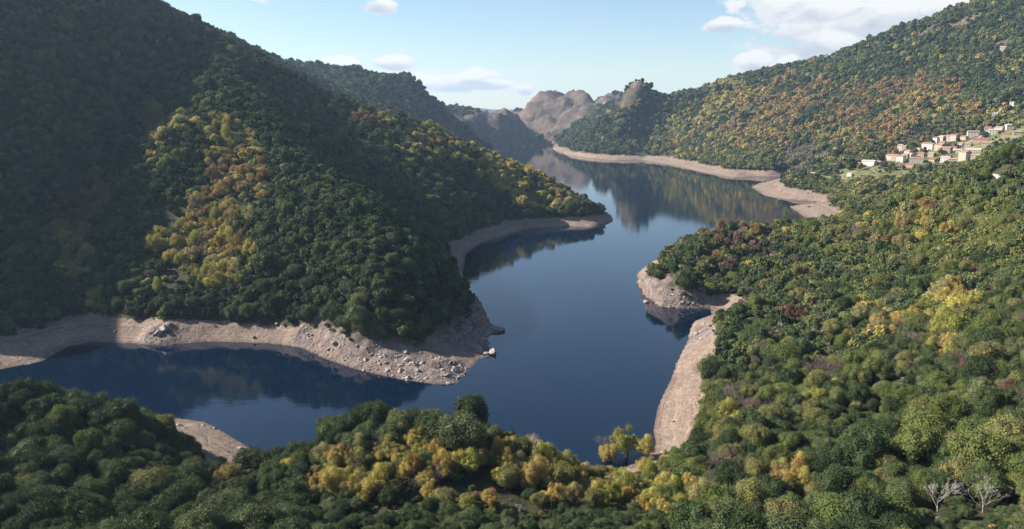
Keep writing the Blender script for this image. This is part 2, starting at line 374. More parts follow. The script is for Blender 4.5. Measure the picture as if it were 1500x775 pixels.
nt.links.new(math_(nt, 'ADD', noise(nt, mp.outputs[0], .5, 3), math_(nt, 'MULTIPLY', noise(nt, mp.outputs[0], .06, 3), 4.0)), bp.inputs['Height']); nt.links.new(bp.outputs[0], b.inputs['Normal'])
wm.materials.append(m)
o = bpy.data.objects.new('water', wm); COL.objects.link(o); o['kind'] = 'structure'

# ------------------------------------------------------------------ light, sky with clouds, air
SUN_AZ, SUN_EL = R(-80), R(32)      # azimuth from +Y, negative to the left
sd_ = Vector((math.sin(SUN_AZ) * math.cos(SUN_EL), math.cos(SUN_AZ) * math.cos(SUN_EL), math.sin(SUN_EL)))
L = bpy.data.lights.new('sun', 'SUN'); L.energy = 5.0; L.angle = R(.53); L.color = (1.0, .93, .83)
lo = bpy.data.objects.new('sun', L); COL.objects.link(lo); lo.rotation_euler = sd_.to_track_quat('Z', 'Y').to_euler()
Wd = bpy.data.worlds.new('World'); S.world = Wd; Wd.use_nodes = True
nt = Wd.node_tree; bg = nt.nodes['Background']
sky = N(nt, 'ShaderNodeTexSky', sky_type='NISHITA'); sky.sun_disc = False; sky.sun_elevation = SUN_EL; sky.sun_rotation = SUN_AZ
sky.altitude = 600; sky.air_density = 1.0; sky.dust_density = .35; sky.ozone_density = 2.0
tc = N(nt, 'ShaderNodeTexCoord'); dv = tc.outputs['Generated']
sx = N(nt, 'ShaderNodeSeparateXYZ'); nt.links.new(dv, sx.inputs[0])
# clouds: soft patches of noise at given bearings (az, el) with sizes in degrees
def bearing(px, py):
    d = ray(px, py); d = d / np.linalg.norm(d); return d
azn = math_(nt, 'ARCTAN2', sx.outputs[0], sx.outputs[1]); eln = math_(nt, 'ARCSINE', sx.outputs[2])
cxy = N(nt, 'ShaderNodeCombineXYZ'); nt.links.new(math_(nt, 'MULTIPLY', azn, 1.0), cxy.inputs[0]); nt.links.new(math_(nt, 'MULTIPLY', eln, 1.9), cxy.inputs[1])
puff = noise(nt, cxy.outputs[0], 22, 9, .6, .3)
wisp = noise(nt, cxy.outputs[0], 6, 6, .6)
CL = [(1265, 40, 150, 48, 1.25), (1180, 5, 90, 24, 1.1), (1210, 72, 45, 22, 1.1), (1330, 12, 110, 32, 1.1), (1060, 38, 27, 12, 1.5), (1103, 90, 27, 14, 1.5), (1158, 92, 16, 11, 1.3),
      (668, 122, 62, 13, 1.4), (700, 113, 30, 13, 1.6), (724, 124, 26, 8, 1.4), (577, 92, 32, 12, 1.4), (495, 96, 38, 13, 1.4), (556, 8, 24, 11, 1.4), (415, -3, 40, 7, .7), (770, 131, 13, 9, 1.5), (640, 112, 30, 8, .6),
      (1640, -40, 150, 60, 1.0)]
tot = None; low = None
for px, py, wx_, hy_, s in CL:
    d = bearing(px, py); a0 = math.atan2(d[0], d[1]); e0 = math.asin(d[2])
    ax = math_(nt, 'DIVIDE', math_(nt, 'SUBTRACT', azn, a0), wx_ * 1.15 / F); ex = math_(nt, 'DIVIDE', math_(nt, 'SUBTRACT', eln, e0), hy_ * 1.15 / F)
    r2 = math_(nt, 'ADD', math_(nt, 'MULTIPLY', ax, ax), math_(nt, 'MULTIPLY', ex, ex))
    g = math_(nt, 'MULTIPLY', math_(nt, 'SUBTRACT', 1.0, r2), s)
    tot = g if tot is None else math_(nt, 'MAXIMUM', tot, g)
    l = math_(nt, 'MULTIPLY', math_(nt, 'MAXIMUM', g, 0.0), ex)
    low = l if low is None else math_(nt, 'ADD', low, l)
dens = math_(nt, 'ADD', math_(nt, 'MAXIMUM', tot, -1.2), math_(nt, 'MULTIPLY', math_(nt, 'SUBTRACT', puff, .5), 4.4))
cov = maprange(nt, dens, .05, .75); cov.node.interpolation_type = 'SMOOTHSTEP'
shade = math_(nt, 'ADD', math_(nt, 'MULTIPLY', low, 1.2), math_(nt, 'MULTIPLY', math_(nt, 'SUBTRACT', puff, .42), 2.2), False)
ccol = mix(nt, maprange(nt, shade, -.35, .45), (3.9, 4.1, 4.6), (6.7, 6.45, 6.3))
veil = math_(nt, 'MULTIPLY', maprange(nt, wisp, .45, .75), .14)
skyc = mix(nt, veil, sky.outputs[0], (5.2, 5.4, 5.8))
skyc = mix(nt, math_(nt, 'MULTIPLY', cov, .85), skyc, ccol)
nt.links.new(skyc, bg.inputs[0]); bg.inputs[1].default_value = .061

HAZE = 3.9e-5
def box_mesh(name, x0, x1, y0, y1, z0, z1):
    v = np.array([[x, y, z] for z in (z0, z1) for y in (y0, y1) for x in (x0, x1)], float)
    f = np.array([[0, 2, 3, 1], [4, 5, 7, 6], [0, 1, 5, 4], [2, 6, 7, 3], [0, 4, 6, 2], [1, 3, 7, 5]])
    return mesh_np(name, v, f, smooth=False)
hzm = box_mesh('haze', -16000, 16000, -4500, 16000, -29.5, float(GZ.max()) + 30)
m = bpy.data.materials.new('air'); m.use_nodes = True; nt = m.node_tree
nt.nodes.remove(nt.nodes['Principled BSDF']); pv = N(nt, 'ShaderNodeVolumePrincipled')
pv.inputs['Color'].default_value = (.52, .72, 1.0, 1); pv.inputs['Density'].default_value = HAZE; pv.inputs['Anisotropy'].default_value = .25
nt.links.new(pv.outputs[0], nt.nodes['Material Output'].inputs['Volume']); hzm.materials.append(m)
hz_o = bpy.data.objects.new('haze', hzm); COL.objects.link(hz_o); hz_o['kind'] = 'stuff'; hz_o['label'] = 'pale blue air haze filling the whole valley'; hz_o['category'] = 'haze'
S.view_settings.view_transform = 'Standard'; S.view_settings.look = 'None'; S.view_settings.gamma = 1; S.view_settings.exposure = 1.38
cy = S.cycles
cy.max_bounces = 6; cy.diffuse_bounces = 2; cy.glossy_bounces = 3; cy.transmission_bounces = 3; cy.volume_bounces = 0; cy.transparent_max_bounces = 4
cy.sample_clamp_indirect = 4; cy.use_denoising = True
# ------------------------------------------------------------------ helpers for things
def link_obj(name, me, parent=None, label=None, cat=None, group=None, kind=None, loc=None):
    o = bpy.data.objects.new(name, me); COL.objects.link(o)
    if parent is not None: o.parent = parent
    if label: o['label'] = label
    if cat: o['category'] = cat
    if group: o['group'] = group
    if kind: o['kind'] = kind
    if loc is not None: o.location = loc
    return o
class MB:
    """collects polygons for one mesh"""
    def __init__(s): s.v = []; s.f = []; s.m = []
    def add(s, vs, fs, mi=0):
        k = len(s.v); s.v += [tuple(v) for v in vs]; s.f += [tuple(i + k for i in f) for f in fs]; s.m += [mi] * len(fs)
    def box(s, x0, x1, y0, y1, z0, z1, mi=0):
        s.add([(x0, y0, z0), (x1, y0, z0), (x1, y1, z0), (x0, y1, z0), (x0, y0, z1), (x1, y0, z1), (x1, y1, z1), (x0, y1, z1)],
              [(0, 3, 2, 1), (4, 5, 6, 7), (0, 1, 5, 4), (1, 2, 6, 5), (2, 3, 7, 6), (3, 0, 4, 7)], mi)
    def tube(s, path, r, n=5, mi=0):
        k = len(s.v); path = [Vector(p) for p in path]
        for i, p in enumerate(path):
            d = (path[min(i + 1, len(path) - 1)] - path[max(i - 1, 0)]).normalized()
            a = d.orthogonal().normalized(); b = d.cross(a)
            for j in range(n):
                th = j * 2 * math.pi / n; s.v.append(tuple(p + (a * math.cos(th) + b * math.sin(th)) * r[i]))
        for i in range(len(path) - 1):
            for j in range(n):
                q = k + i * n; s.f.append((q + j, q + (j + 1) % n, q + n + (j + 1) % n, q + n + j)); s.m.append(mi)
        s.f.append(tuple(k + (len(path) - 1) * n + j for j in range(n))); s.m.append(mi)
    def mesh(s, name, mats, smooth=False):
        me = bpy.data.meshes.new(name); me.from_pydata(s.v, [], s.f)
        for m in mats: me.materials.append(m)
        me.polygons.foreach_set('material_index', s.m); me.polygons.foreach_set('use_smooth', [smooth] * len(s.f)); me.update(); return me

# ------------------------------------------------------------------ foliage materials
def foliage(name, stops, trans=.18, tone=.35, hue=.014, rough=.7, spec=.12):
    m, nt, b = mat(name)
    oi = N(nt, 'ShaderNodeObjectInfo'); a = N(nt, 'ShaderNodeAttribute'); a.attribute_name = 'tone'
    c = ramp(nt, oi.outputs['Random'], stops)
    hsv = N(nt, 'ShaderNodeHueSaturation'); nt.links.new(c, hsv.inputs['Color'])
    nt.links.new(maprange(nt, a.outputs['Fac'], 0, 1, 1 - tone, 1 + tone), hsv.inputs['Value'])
    nt.links.new(maprange(nt, a.outputs['Fac'], 0, 1, .5 - hue, .5 + hue), hsv.inputs['Hue'])
    nt.links.new(hsv.outputs[0], b.inputs['Base Color']); b.inputs['Roughness'].default_value = rough; b.inputs['Specular IOR Level'].default_value = spec
    if trans:
        t_ = N(nt, 'ShaderNodeBsdfTranslucent'); nt.links.new(hsv.outputs[0], t_.inputs[0])
        ms = N(nt, 'ShaderNodeMixShader'); ms.inputs[0].default_value = trans
        nt.links.new(b.outputs[0], ms.inputs[1]); nt.links.new(t_.outputs[0], ms.inputs[2]); nt.links.new(ms.outputs[0], nt.nodes['Material Output'].inputs['Surface'])
    return m
M_OAK = foliage('evergreen_leaves', [(0, (.036, .054, .022)), (.3, (.052, .074, .028)), (.55, (.070, .094, .035)), (.8, (.092, .118, .050)), (1, (.128, .142, .064))])
M_GOLD = foliage('golden_leaves', [(0, (.21, .23, .055)), (.3, (.32, .30, .075)), (.55, (.42, .34, .10)), (.75, (.40, .275, .09)), (.9, (.33, .29, .13)), (1, (.26, .25, .09))], trans=.25, hue=.020)
M_RUST = foliage('russet_leaves', [(0, (.25, .155, .062)), (.4, (.30, .20, .075)), (.7, (.21, .145, .088)), (1, (.28, .22, .08))], trans=.22)
M_OLIVE = foliage('olive_leaves', [(0, (.095, .125, .034)), (.4, (.135, .155, .045)), (.75, (.18, .18, .06)), (1, (.205, .185, .075))], trans=.22)
M_RED = foliage('crimson_leaves', [(0, (.17, .07, .058)), (1, (.17, .105, .08))], trans=.2)
M_TWIG = foliage('twig_grey', [(0, (.20, .165, .125)), (.5, (.27, .225, .175)), (1, (.20, .145, .125))], trans=0, rough=.9, spec=.1)
M_BARK = simple('bark', (.09, .07, .055), scale=3)
M_DEAD = simple('bleached_wood', (.30, .275, .245), scale=4, var=.2)

# ------------------------------------------------------------------ tree shapes, unit radius crowns (numpy leaf clumps)
def blob_centres(rng, nl, h, spread, rmin, rmax, zmin):
    C_ = []
    for i in range(nl):
        u = (i + .5) / nl; ph = i * 2.39996 + rng.uniform(-.3, .3)
        el = math.asin(max(-1, min(1, zmin + (1 - zmin) * u)))
        rr = spread * rng.uniform(.50, 1.30)
        C_.append((math.cos(el) * math.cos(ph) * rr, math.cos(el) * math.sin(ph) * rr, h * .52 + math.sin(el) * rr * h * .46, rmin * .85 + (rmax * 1.12 - rmin * .85) * rng.random() ** 1.3))
    C_.append((0, 0, h * .45, .52))
    C_ = np.array(C_); an = rng.uniform(.8, 1.2); C_[:, 0] *= an; C_[:, 1] /= an; C_[:, 0] += .12 * C_[:, 2] * rng.normal()
    return C_
def crown_np(seed, h=1.45, nl=15, leaves=2400, size=.085, spread=.60, rmin=.30, rmax=.46, zmin=-.45, fuzz=.15, jitter=.75, core=True, drop=0.0):
    rng = np.random.default_rng(seed)
    C_ = blob_centres(rng, nl, h, spread, rmin, rmax, zmin)
    p = C_[:, 3] ** 2; k = rng.choice(len(C_), leaves, p=p / p.sum())
    d = rng.normal(size=(leaves, 3)); d[:, 2] += .35; d /= np.linalg.norm(d, axis=1)[:, None]
    rad = C_[k, 3] * (1 + rng.normal(size=leaves) * fuzz - drop * rng.random(leaves))
    P = C_[k, :3] + d * rad[:, None] * np.array([1, 1, .92])
    # drop leaves that lie deep inside another lobe
    dd = np.linalg.norm(P[:, None] - C_[None, :, :3], axis=2) / C_[None, :, 3]
    ok = (dd < .78).sum(1) == 0 if drop == 0 else np.ones(leaves, bool)
    P = P[ok]; d = d[ok]; n_ = len(P)
    nr = d + rng.normal(size=(n_, 3)) * jitter * .6; nr /= np.linalg.norm(nr, axis=1)[:, None]
    a = np.cross(nr, rng.normal(size=(n_, 3))); a /= np.linalg.norm(a, axis=1)[:, None]; b_ = np.cross(nr, a)
    s_ = size * rng.uniform(.6, 1.35, n_)[:, None]
    asp = rng.uniform(.55, 1.0, n_)[:, None]
    bow = nr * s_ * .28
    q = np.stack([P - a * s_ - bow, P - b_ * s_ * asp + bow * .3, P + a * s_ - bow, P + b_ * s_ * asp + bow * .3], 1).reshape(-1, 3)
    f = np.arange(n_ * 4).reshape(-1, 4)
    lt = rng.normal(0, .2, len(C_)); tone = np.repeat(np.clip(.5 + lt[k[ok]] + rng.normal(0, .16, n_), 0, 1), 4)
    # two triangles folded along the long axis
    tri = np.concatenate([f[:, [0, 1, 2]], f[:, [0, 2, 3]]])
    if core:
        vs, fs = [], []
        for cx, cy_, cz_, r_ in C_:
            bm_v, bm_f = ICO; k0 = sum(len(v) for v in vs)
            vs.append(bm_v * r_ * .80 + np.array([cx, cy_, cz_])); fs.append(bm_f + k0)
        vv = np.concatenate(vs); ff = np.concatenate(fs) + len(q)
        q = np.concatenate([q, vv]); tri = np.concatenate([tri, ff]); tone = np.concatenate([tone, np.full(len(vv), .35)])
    return q, tri, tone
g_ = (1 + 5 ** .5) / 2
_iv = np.array([(-1, g_, 0), (1, g_, 0), (-1, -g_, 0), (1, -g_, 0), (0, -1, g_), (0, 1, g_), (0, -1, -g_), (0, 1, -g_), (g_, 0, -1), (g_, 0, 1), (-g_, 0, -1), (-g_, 0, 1)], float)
_iv /= np.linalg.norm(_iv[0])
_if = np.array([(0, 11, 5), (0, 5, 1), (0, 1, 7), (0, 7, 10), (0, 10, 11), (1, 5, 9), (5, 11, 4), (11, 10, 2), (10, 7, 6), (7, 1, 8), (3, 9, 4), (3, 4, 2), (3, 2, 6), (3, 6, 8), (3, 8, 9), (4, 9, 5), (2, 4, 11), (6, 2, 10), (8, 6, 7), (9, 8, 1)])
ICO = (_iv, _if)
def crown_mesh(name, mtl, **kw):
    q, tri, tone = crown_np(**kw)
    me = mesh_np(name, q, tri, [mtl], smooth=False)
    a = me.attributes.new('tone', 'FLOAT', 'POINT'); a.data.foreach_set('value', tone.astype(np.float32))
    return me
def trunk_mb(seed, h=1.45, base=-.55, r=.075, limbs=6, reach=.62):
    rng = random.Random(seed); mb = MB()
    bx, by = rng.uniform(-.06, .06), rng.uniform(-.06, .06)
    mb.tube([(0, 0, base), (bx * .5, by * .5, base * .3), (bx, by, h * .22), (bx * 1.5, by * 1.5, h * .6)], [r * 1.35, r, r * .8, r * .3], 6)
    for i in range(limbs):
        th = i * 2.4 + rng.random(); z0 = h * rng.uniform(-.02, .3); rr = reach * rng.uniform(.7, 1.1)
        mb.tube([(bx, by, z0), (bx + math.cos(th) * rr * .45, by + math.sin(th) * rr * .45, z0 + h * .2), (bx + math.cos(th) * rr, by + math.sin(th) * rr, z0 + h * rng.uniform(.34, .5))], [r * .5, r * .32, r * .1], 4)
    return mb
def bare_mb(seed, h=1.6, depth=5, r0=.05, spread=.55, min_r=.004, kids=3, mi=0, n0=5):
    rng = random.Random(seed); mb = MB()
    def grow(p, d, L_, r, lv):
        q = p + d * L_ * .5 + Vector((rng.uniform(-1, 1), rng.uniform(-1, 1), rng.uniform(-.3, .6))) * L_ * .09
        e = p + d * L_ + Vector((rng.uniform(-1, 1), rng.uniform(-1, 1), rng.uniform(-.2, .5))) * L_ * .12
        mb.tube([p, q, e], [r, r * .8, r * .6], n0 if lv < 2 else 3, mi)
        if lv >= depth: return
        for i in range(kids + (1 if lv == 0 else 0)):
            nd = (d + Vector((rng.gauss(0, 1), rng.gauss(0, 1), rng.gauss(.25, .6))) * spread).normalized()
            st = q.lerp(e, rng.uniform(.2, 1.0)) if i else e
            grow(st, nd, L_ * rng.uniform(.58, .8), max(r * .58, min_r), lv + 1)
    grow(Vector((0, 0, -.4)), Vector((rng.uniform(-.08, .08), rng.uniform(-.08, .08), 1)), h * .42, r0, 0)
    return mb

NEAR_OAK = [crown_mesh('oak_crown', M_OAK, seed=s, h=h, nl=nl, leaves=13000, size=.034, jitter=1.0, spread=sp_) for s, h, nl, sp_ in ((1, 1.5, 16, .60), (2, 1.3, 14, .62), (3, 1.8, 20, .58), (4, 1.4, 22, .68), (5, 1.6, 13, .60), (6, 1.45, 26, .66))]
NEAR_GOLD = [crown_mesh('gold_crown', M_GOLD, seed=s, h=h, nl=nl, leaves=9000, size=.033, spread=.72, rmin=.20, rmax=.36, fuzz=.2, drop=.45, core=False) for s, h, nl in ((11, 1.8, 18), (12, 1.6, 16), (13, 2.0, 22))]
TR_GOLD = [trunk_mb(s, h=h).mesh('gold_trunk', [M_BARK], True) for s, h in ((11, 1.8), (12, 1.6), (13, 2.0))]
TR_OAK = [trunk_mb(s, h=h, limbs=4, reach=.45).mesh('oak_trunk', [M_BARK], True) for s, h in ((1, 1.5), (2, 1.3), (3, 1.8), (4, 1.4), (5, 1.6), (6, 1.45))]
def recolour(meshes, name, m):
    out = []
    for a in meshes:
        b_ = a.copy(); b_.name = name; b_.materials.clear(); b_.materials.append(m); out.append(b_)
    return out
NEAR_RUST = recolour(NEAR_GOLD, 'russet_crown', M_RUST); NEAR_OLIVE = recolour(NEAR_OAK[:3], 'olive_crown', M_OLIVE); NEAR_RED = recolour(NEAR_GOLD[:2], 'crimson_crown', M_RED)
BARE_T = [bare_mb(s, h=1.9, depth=1, r0=.06).mesh('bare_trunk', [M_BARK], True) for s in (21, 22)]
BARE_C = []
for s in (21, 22, 23):
    q = bare_mb(s, h=1.9, depth=6, r0=.045, kids=3, min_r=.0055, spread=.62)
    BARE_C.append(q.mesh('twig_crown', [M_TWIG], False))
MID = dict(leaves=900, size=.13, nl=12, jitter=.8)
def tree_both(name, crown_kw, mtl, tr=None):
    q, tri, tone = crown_np(**crown_kw)
    me = mesh_np(name, q, tri, [mtl], smooth=False)
    a = me.attributes.new('tone', 'FLOAT', 'POINT'); a.data.foreach_set('value', tone.astype(np.float32))
    return me
MID_OAK = [tree_both('m', dict(seed=31 + i, h=h, **MID), M_OAK) for i, h in enumerate((1.5, 1.3, 1.85, 1.4, 1.6, 1.2))]
FAR_OAK = [tree_both('f', dict(seed=41 + i, h=h, leaves=330, size=.21, nl=8, jitter=.8, rmin=.36, rmax=.5), M_OAK) for i, h in enumerate((1.4, 1.2, 1.6))]
def re3(l, m): return recolour(l, 'x', m)

# ------------------------------------------------------------------ where trees grow
def scatter(y0, y1, sp, rng):
    Ymid = np.arange(y0, y1, sp)
    X, Y = [], []
    for k, yy in enumerate(Ymid):
        hw = max(yy, 60) * .76 + 120
        xs = np.arange(-hw, hw, sp) + (k % 2) * sp * .5
        X.append(xs); Y.append(np.full(len(xs), yy))
    X = np.concatenate(X); Y = np.concatenate(Y)
    X = X + rng.uniform(-.42, .42, len(X)) * sp; Y = Y + rng.uniform(-.42, .42, len(Y)) * sp
    return X, Y
zones = [(80, 520, 4.8), (520, 900, 5.3), (900, 1550, 6.4), (1550, 2500, 8.2), (2500, 4000, 11.0), (4000, 6200, 20.0)]
TX, TY, TS = [], [], []
for a, b_, sp_ in zones:
    X, Y = scatter(a, b_, sp_, RNG); TX.append(X); TY.append(Y); TS.append(np.full(len(X), sp_))
TX = np.concatenate(TX); TY = np.concatenate(TY); TS = np.concatenate(TS)
EXTRA = [(918,672,2,7.2,1.25),(893,676,2,5.0,1.2),(945,676,2,5.2,1.1),(1400,470,2,7.5,1.3),(1425,462,2,6.5,1.2),(1378,500,2,6.5,1.2),(1345,490,1,6.5,1.1),(1468,672,1,7.5,1.15),(1490,690,1,6.0,1.1),
 (1270,462,2,6.0,.9),(1110,395,1,6.5,1.3),(1095,398,2,5.5,1.3),(140,448,2,5.5,1.4),(1385,355,2,7.5,1.1),(1410,345,1,8.0,1.1),(1350,360,2,7.0,1.1),(200,745,0,6.5,.85),(690,700,2,4.6,1.0),(560,712,2,4.6,1.0),(505,720,2,4.4,1.0),(1150,722,2,4.6,1.0)]
exy = [hit(a, b_, 150) for a, b_, *_ in EXTRA]
for (ex, ey, _z), q in zip(exy, EXTRA):
    far_ = (TX - ex) ** 2 + (TY - ey) ** 2 > (q[3] * 1.0) ** 2
    TX, TY, TS = TX[far_], TY[far_], TS[far_]
n_base = len(TX)
TX = np.r_[TX, [p[0] for p in exy]]; TY = np.r_[TY, [p[1] for p in exy]]; TS = np.r_[TS, [6.0] * len(exy)]
TZ = gz(TX, TY); LV = gz(TX, TY, level); RK = gz(TX, TY, GR); MD = gz(TX, TY, meadow); SDs = gz(TX, TY, GS)
dl = 3.0
slope = np.hypot(gz(TX + dl, TY) - gz(TX - dl, TY), gz(TX, TY + dl) - gz(TX, TY - dl)) / (2 * dl)
u1 = RNG.random(len(TX))
nearc = TY < 1200
ok = (TZ > LV + .3) & (SDs > 3) & (u1 > np.where(nearc & (TZ > LV + 1.5), (RK - .3) * .8, (RK - .22) * 3.2) * np.where((TY > 2500) & (TY < 3300), .62, 1) + (slope > 1.5) * .5) & (u1 > MD * 1.25 - .15)
gap = fbm(TX, TY, 34, 3, 29) + .35 * fbm(TX, TY, 130, 2, 41)
ok &= ~((gap > .50) & (RNG.random(len(TX)) < .8)) | (np.arange(len(TX)) >= n_base)
PXs, PYs, DZ = project(np.stack([TX, TY, TZ + 4], -1))
# kind of tree, from where the autumn patches lie on the slopes: (photo x, y, rx, ry, kind, chance, nearest, farthest)
OAK, LIGHT, GOLD, RUST, RED, BARE = range(6)
PATCH = [
 (325,195,32,20,GOLD,.6,0,1500),(270,183,28,12,GOLD,.6,0,1500),(345,235,46,44,GOLD,.6,0,1500),(320,330,60,75,LIGHT,.3,0,1500),(350,250,42,46,RUST,.5,0,1500),(318,300,36,42,RUST,.5,0,1500),(310,320,50,55,GOLD,.68,0,1500),
 (290,365,62,42,GOLD,.7,0,1500),(330,385,50,42,GOLD,.6,0,1500),(260,400,50,28,GOLD,.35,0,1500),(365,290,30,50,GOLD,.3,0,1500),(310,350,55,35,RUST,.35,0,1500),
 (118,300,46,26,RUST,.95,0,1500),(95,330,20,25,RUST,.75,0,1500),(110,375,26,38,GOLD,.8,0,1500),(103,350,26,36,RUST,.6,0,1500),(228,205,16,50,GOLD,.6,0,1500),(222,190,14,30,RUST,.3,0,1500),(143,435,12,16,GOLD,.6,0,1500),
 (530,175,32,7,RUST,.6,900,1600),(560,180,20,8,GOLD,.4,900,1600),(630,215,50,28,GOLD,.4,900,1600),(690,225,40,22,GOLD,.35,900,1600),(745,250,50,32,GOLD,.75,900,1600),(800,280,52,26,GOLD,.7,900,1600),(815,285,40,18,RUST,.4,900,1600),(620,240,90,40,LIGHT,.16,900,1600),
 (565,165,20,8,RUST,.6,900,1600),(640,210,25,10,RUST,.3,900,1600),
 (1110,150,90,28,RUST,.32,1500,4000),(1110,165,110,40,GOLD,.30,1500,4000),(1190,140,70,25,RUST,.38,1500,4000),(1190,185,110,30,RUST,.32,1500,4000),(1150,205,140,28,GOLD,.30,1500,4000),(1080,200,80,32,RUST,.25,1500,4000),
 (1350,130,50,22,RUST,.55,1500,4000),(1310,150,50,24,RUST,.38,1500,4000),(1270,180,60,22,RUST,.35,1500,4000),(1350,160,40,20,GOLD,.3,1500,4000),(1020,215,60,28,LIGHT,.5,1500,4000),(1020,200,60,30,GOLD,.2,1500,4000),(960,150,20,14,RUST,.4,2000,4000),
 (1100,235,90,14,LIGHT,.5,1500,4000),(1180,225,90,22,LIGHT,.35,1500,4000),(1420,165,30,12,RUST,.6,1500,3000),(1470,175,40,10,GOLD,.5,1500,3000),(1300,210,70,20,RUST,.3,1500,3000),(1480,100,20,10,GOLD,.4,1500,3000),
 (1180,235,28,22,BARE,.85,1200,2200),(1230,248,25,10,LIGHT,.7,1200,2200),(1300,270,120,28,LIGHT,.7,1000,2000),(1330,265,110,28,BARE,.25,1000,2000),(1290,290,90,18,GOLD,.22,1000,2000),(1240,285,60,22,LIGHT,.85,1000,2000),(1380,240,60,14,LIGHT,.5,1000,2000),(1440,180,60,12,LIGHT,.5,1200,2000),
 (1100,360,50,28,BARE,.35,0,1000),(1090,370,55,25,RED,.16,0,1000),(1075,360,50,22,RUST,.15,0,1000),(1160,340,50,15,LIGHT,.3,0,1000),(1135,350,35,14,GOLD,.2,0,1000),(1240,345,80,24,LIGHT,.65,0,1100),(1270,330,60,16,GOLD,.25,0,1100),(1265,345,28,18,BARE,.55,0,1100),
 (1380,320,80,46,GOLD,.4,0,1100),(1390,330,105,58,LIGHT,.8,0,1100),(1330,300,50,25,LIGHT,.5,0,1100),(1355,305,22,12,RUST,.6,0,1100),(1430,290,60,25,LIGHT,.5,0,1100),(1490,330,25,30,LIGHT,.6,0,1100),(1300,350,40,15,RUST,.25,0,1100),
 (1370,465,34,28,GOLD,.75,0,700),(1405,450,34,24,GOLD,.75,0,700),(1300,478,32,20,GOLD,.5,0,700),(1320,490,40,25,BARE,.3,0,700),(1265,452,32,12,GOLD,.6,0,700),(1240,530,26,20,LIGHT,.6,0,700),(1380,505,30,18,GOLD,.4,0,700),
 (1195,545,34,16,BARE,.5,0,700),(1160,560,30,22,LIGHT,.6,0,700),(1220,580,25,22,GOLD,.25,0,700),(1355,550,42,12,BARE,.55,0,700),(1430,548,20,10,RED,.7,0,700),(1466,575,20,9,RED,.9,0,700),(1162,465,14,10,RED,.8,0,700),(1205,478,18,8,BARE,.6,0,700),(1395,565,20,8,RED,.35,0,700),
 (1125,525,24,12,BARE,.5,0,700),(1100,585,45,32,BARE,.5,0,600),(1060,610,40,40,LIGHT,.45,0,600),(1065,575,28,30,BARE,.45,0,600),(1080,615,22,14,GOLD,.6,0,600),(1150,600,60,25,LIGHT,.35,0,500),
 (1460,655,55,30,LIGHT,.8,0,500),(1490,640,30,20,GOLD,.4,0,500),(1155,705,28,14,GOLD,.75,0,500),(1020,720,45,28,LIGHT,.6,0,500),(1010,700,60,20,GOLD,.3,0,500),(1290,745,25,12,BARE,.5,0,400),(1060,700,30,40,BARE,.4,0,400),
 (915,655,42,25,GOLD,.9,0,500),(915,660,60,22,LIGHT,.5,0,500),(960,690,50,18,BARE,.45,0,500),(870,690,60,22,RUST,.3,0,500),
 (545,690,75,34,GOLD,.8,0,500),(500,700,45,26,GOLD,.7,0,500),(640,700,90,34,GOLD,.6,0,500),(700,670,60,26,GOLD,.75,0,500),(640,720,60,22,RUST,.6,0,500),(720,715,60,22,RUST,.45,0,500),(790,680,70,20,RUST,.35,0,500),(800,695,90,32,GOLD,.6,0,500),(760,660,80,20,BARE,.35,0,500),
 (850,700,90,26,BARE,.35,0,500),(620,690,170,40,GOLD,.30,0,500),(880,720,150,30,LIGHT,.35,0,500),(570,715,120,25,GOLD,.35,0,500),(900,712,90,30,GOLD,.6,0,500),(970,730,80,28,GOLD,.5,0,500),(600,680,80,24,LIGHT,.3,0,500),(700,690,200,30,BARE,.14,0,500),(720,695,270,50,GOLD,.40,0,500),(760,705,270,48,LIGHT,.30,0,500),(345,700,14,12,RUST,.9,0,500),(350,668,24,9,LIGHT,.5,0,500),
]
kind = np.full(len(TX), OAK)
r_ = RNG.random(len(TX))
kind = np.where((r_ < .035), LIGHT, kind); kind = np.where((r_ > .992), BARE, kind)
right = (TX > 60) & (TY < 900)
kind = np.where(right & (r_ < .27), LIGHT, kind); kind = np.where(right & (r_ > .955), BARE, kind); kind = np.where(right & (r_ > .94) & (r_ < .945), RUST, kind)
farr = (TX > 300) & (TY > 1500); kind = np.where(farr & (r_ < .12), LIGHT, kind); kind = np.where(farr & (r_ > .985), RUST, kind); kind = np.where(farr & (r_ > .96) & (r_ < .985), GOLD, kind)
jx = np.where(TY > 1500, fbm(TX, TY, 85, 3, 3) * 1.5, fbm(TX, TY, 22, 2, 3) * .45)
for cx, cy_, rx, ry, kd, pr, ya, yb in PATCH:
    q = ((PXs - cx) / rx) ** 2 + ((PYs - cy_) / ry) ** 2
    sel = (q + jx < 1.0) & (TY >= ya) & (TY <= yb) & (DZ > 0) & (RNG.random(len(TX)) < pr)
    kind = np.where(sel, kd, kind)
Rr = TS * .70 * np.clip(np.exp(RNG.normal(0, .26, len(TX))), .55, 1.75) * np.where(kind == OAK, 1, np.where(kind == BARE, .9, 1.08))
Rr = Rr * (1 + .32 * fbm(TX, TY, 45, 3, 19))
fgb = (TY < 330) & (PXs > 420) & (PXs < 1000) & (kind != OAK)
Rr = np.where(fgb, np.minimum(Rr * .95, 4.3), Rr)
Rr = np.where((TY < 520) & ~fgb & (kind != RED), Rr * RNG.uniform(.85, 1.3, len(TX)), Rr)
Hs = RNG.uniform(.88, 1.42, len(TX))
vill = (TX > 700) & (TX < 1150) & (TY > 1150) & (TY < 1850)
vill &= (PXs > 1225) & (PYs < 262) & (PYs > 180)
Rr = np.where(vill, Rr * .7, Rr); ok &= ~(vill & (RNG.random(len(TX)) < .35))
for i_, q in enumerate(EXTRA): kind[n_base + i_] = q[2]; Rr[n_base + i_] = q[3]; Hs[n_base + i_] = q[4]; ok[n_base + i_] = True
RotZ = RNG.uniform(0, 6.28, len(TX))

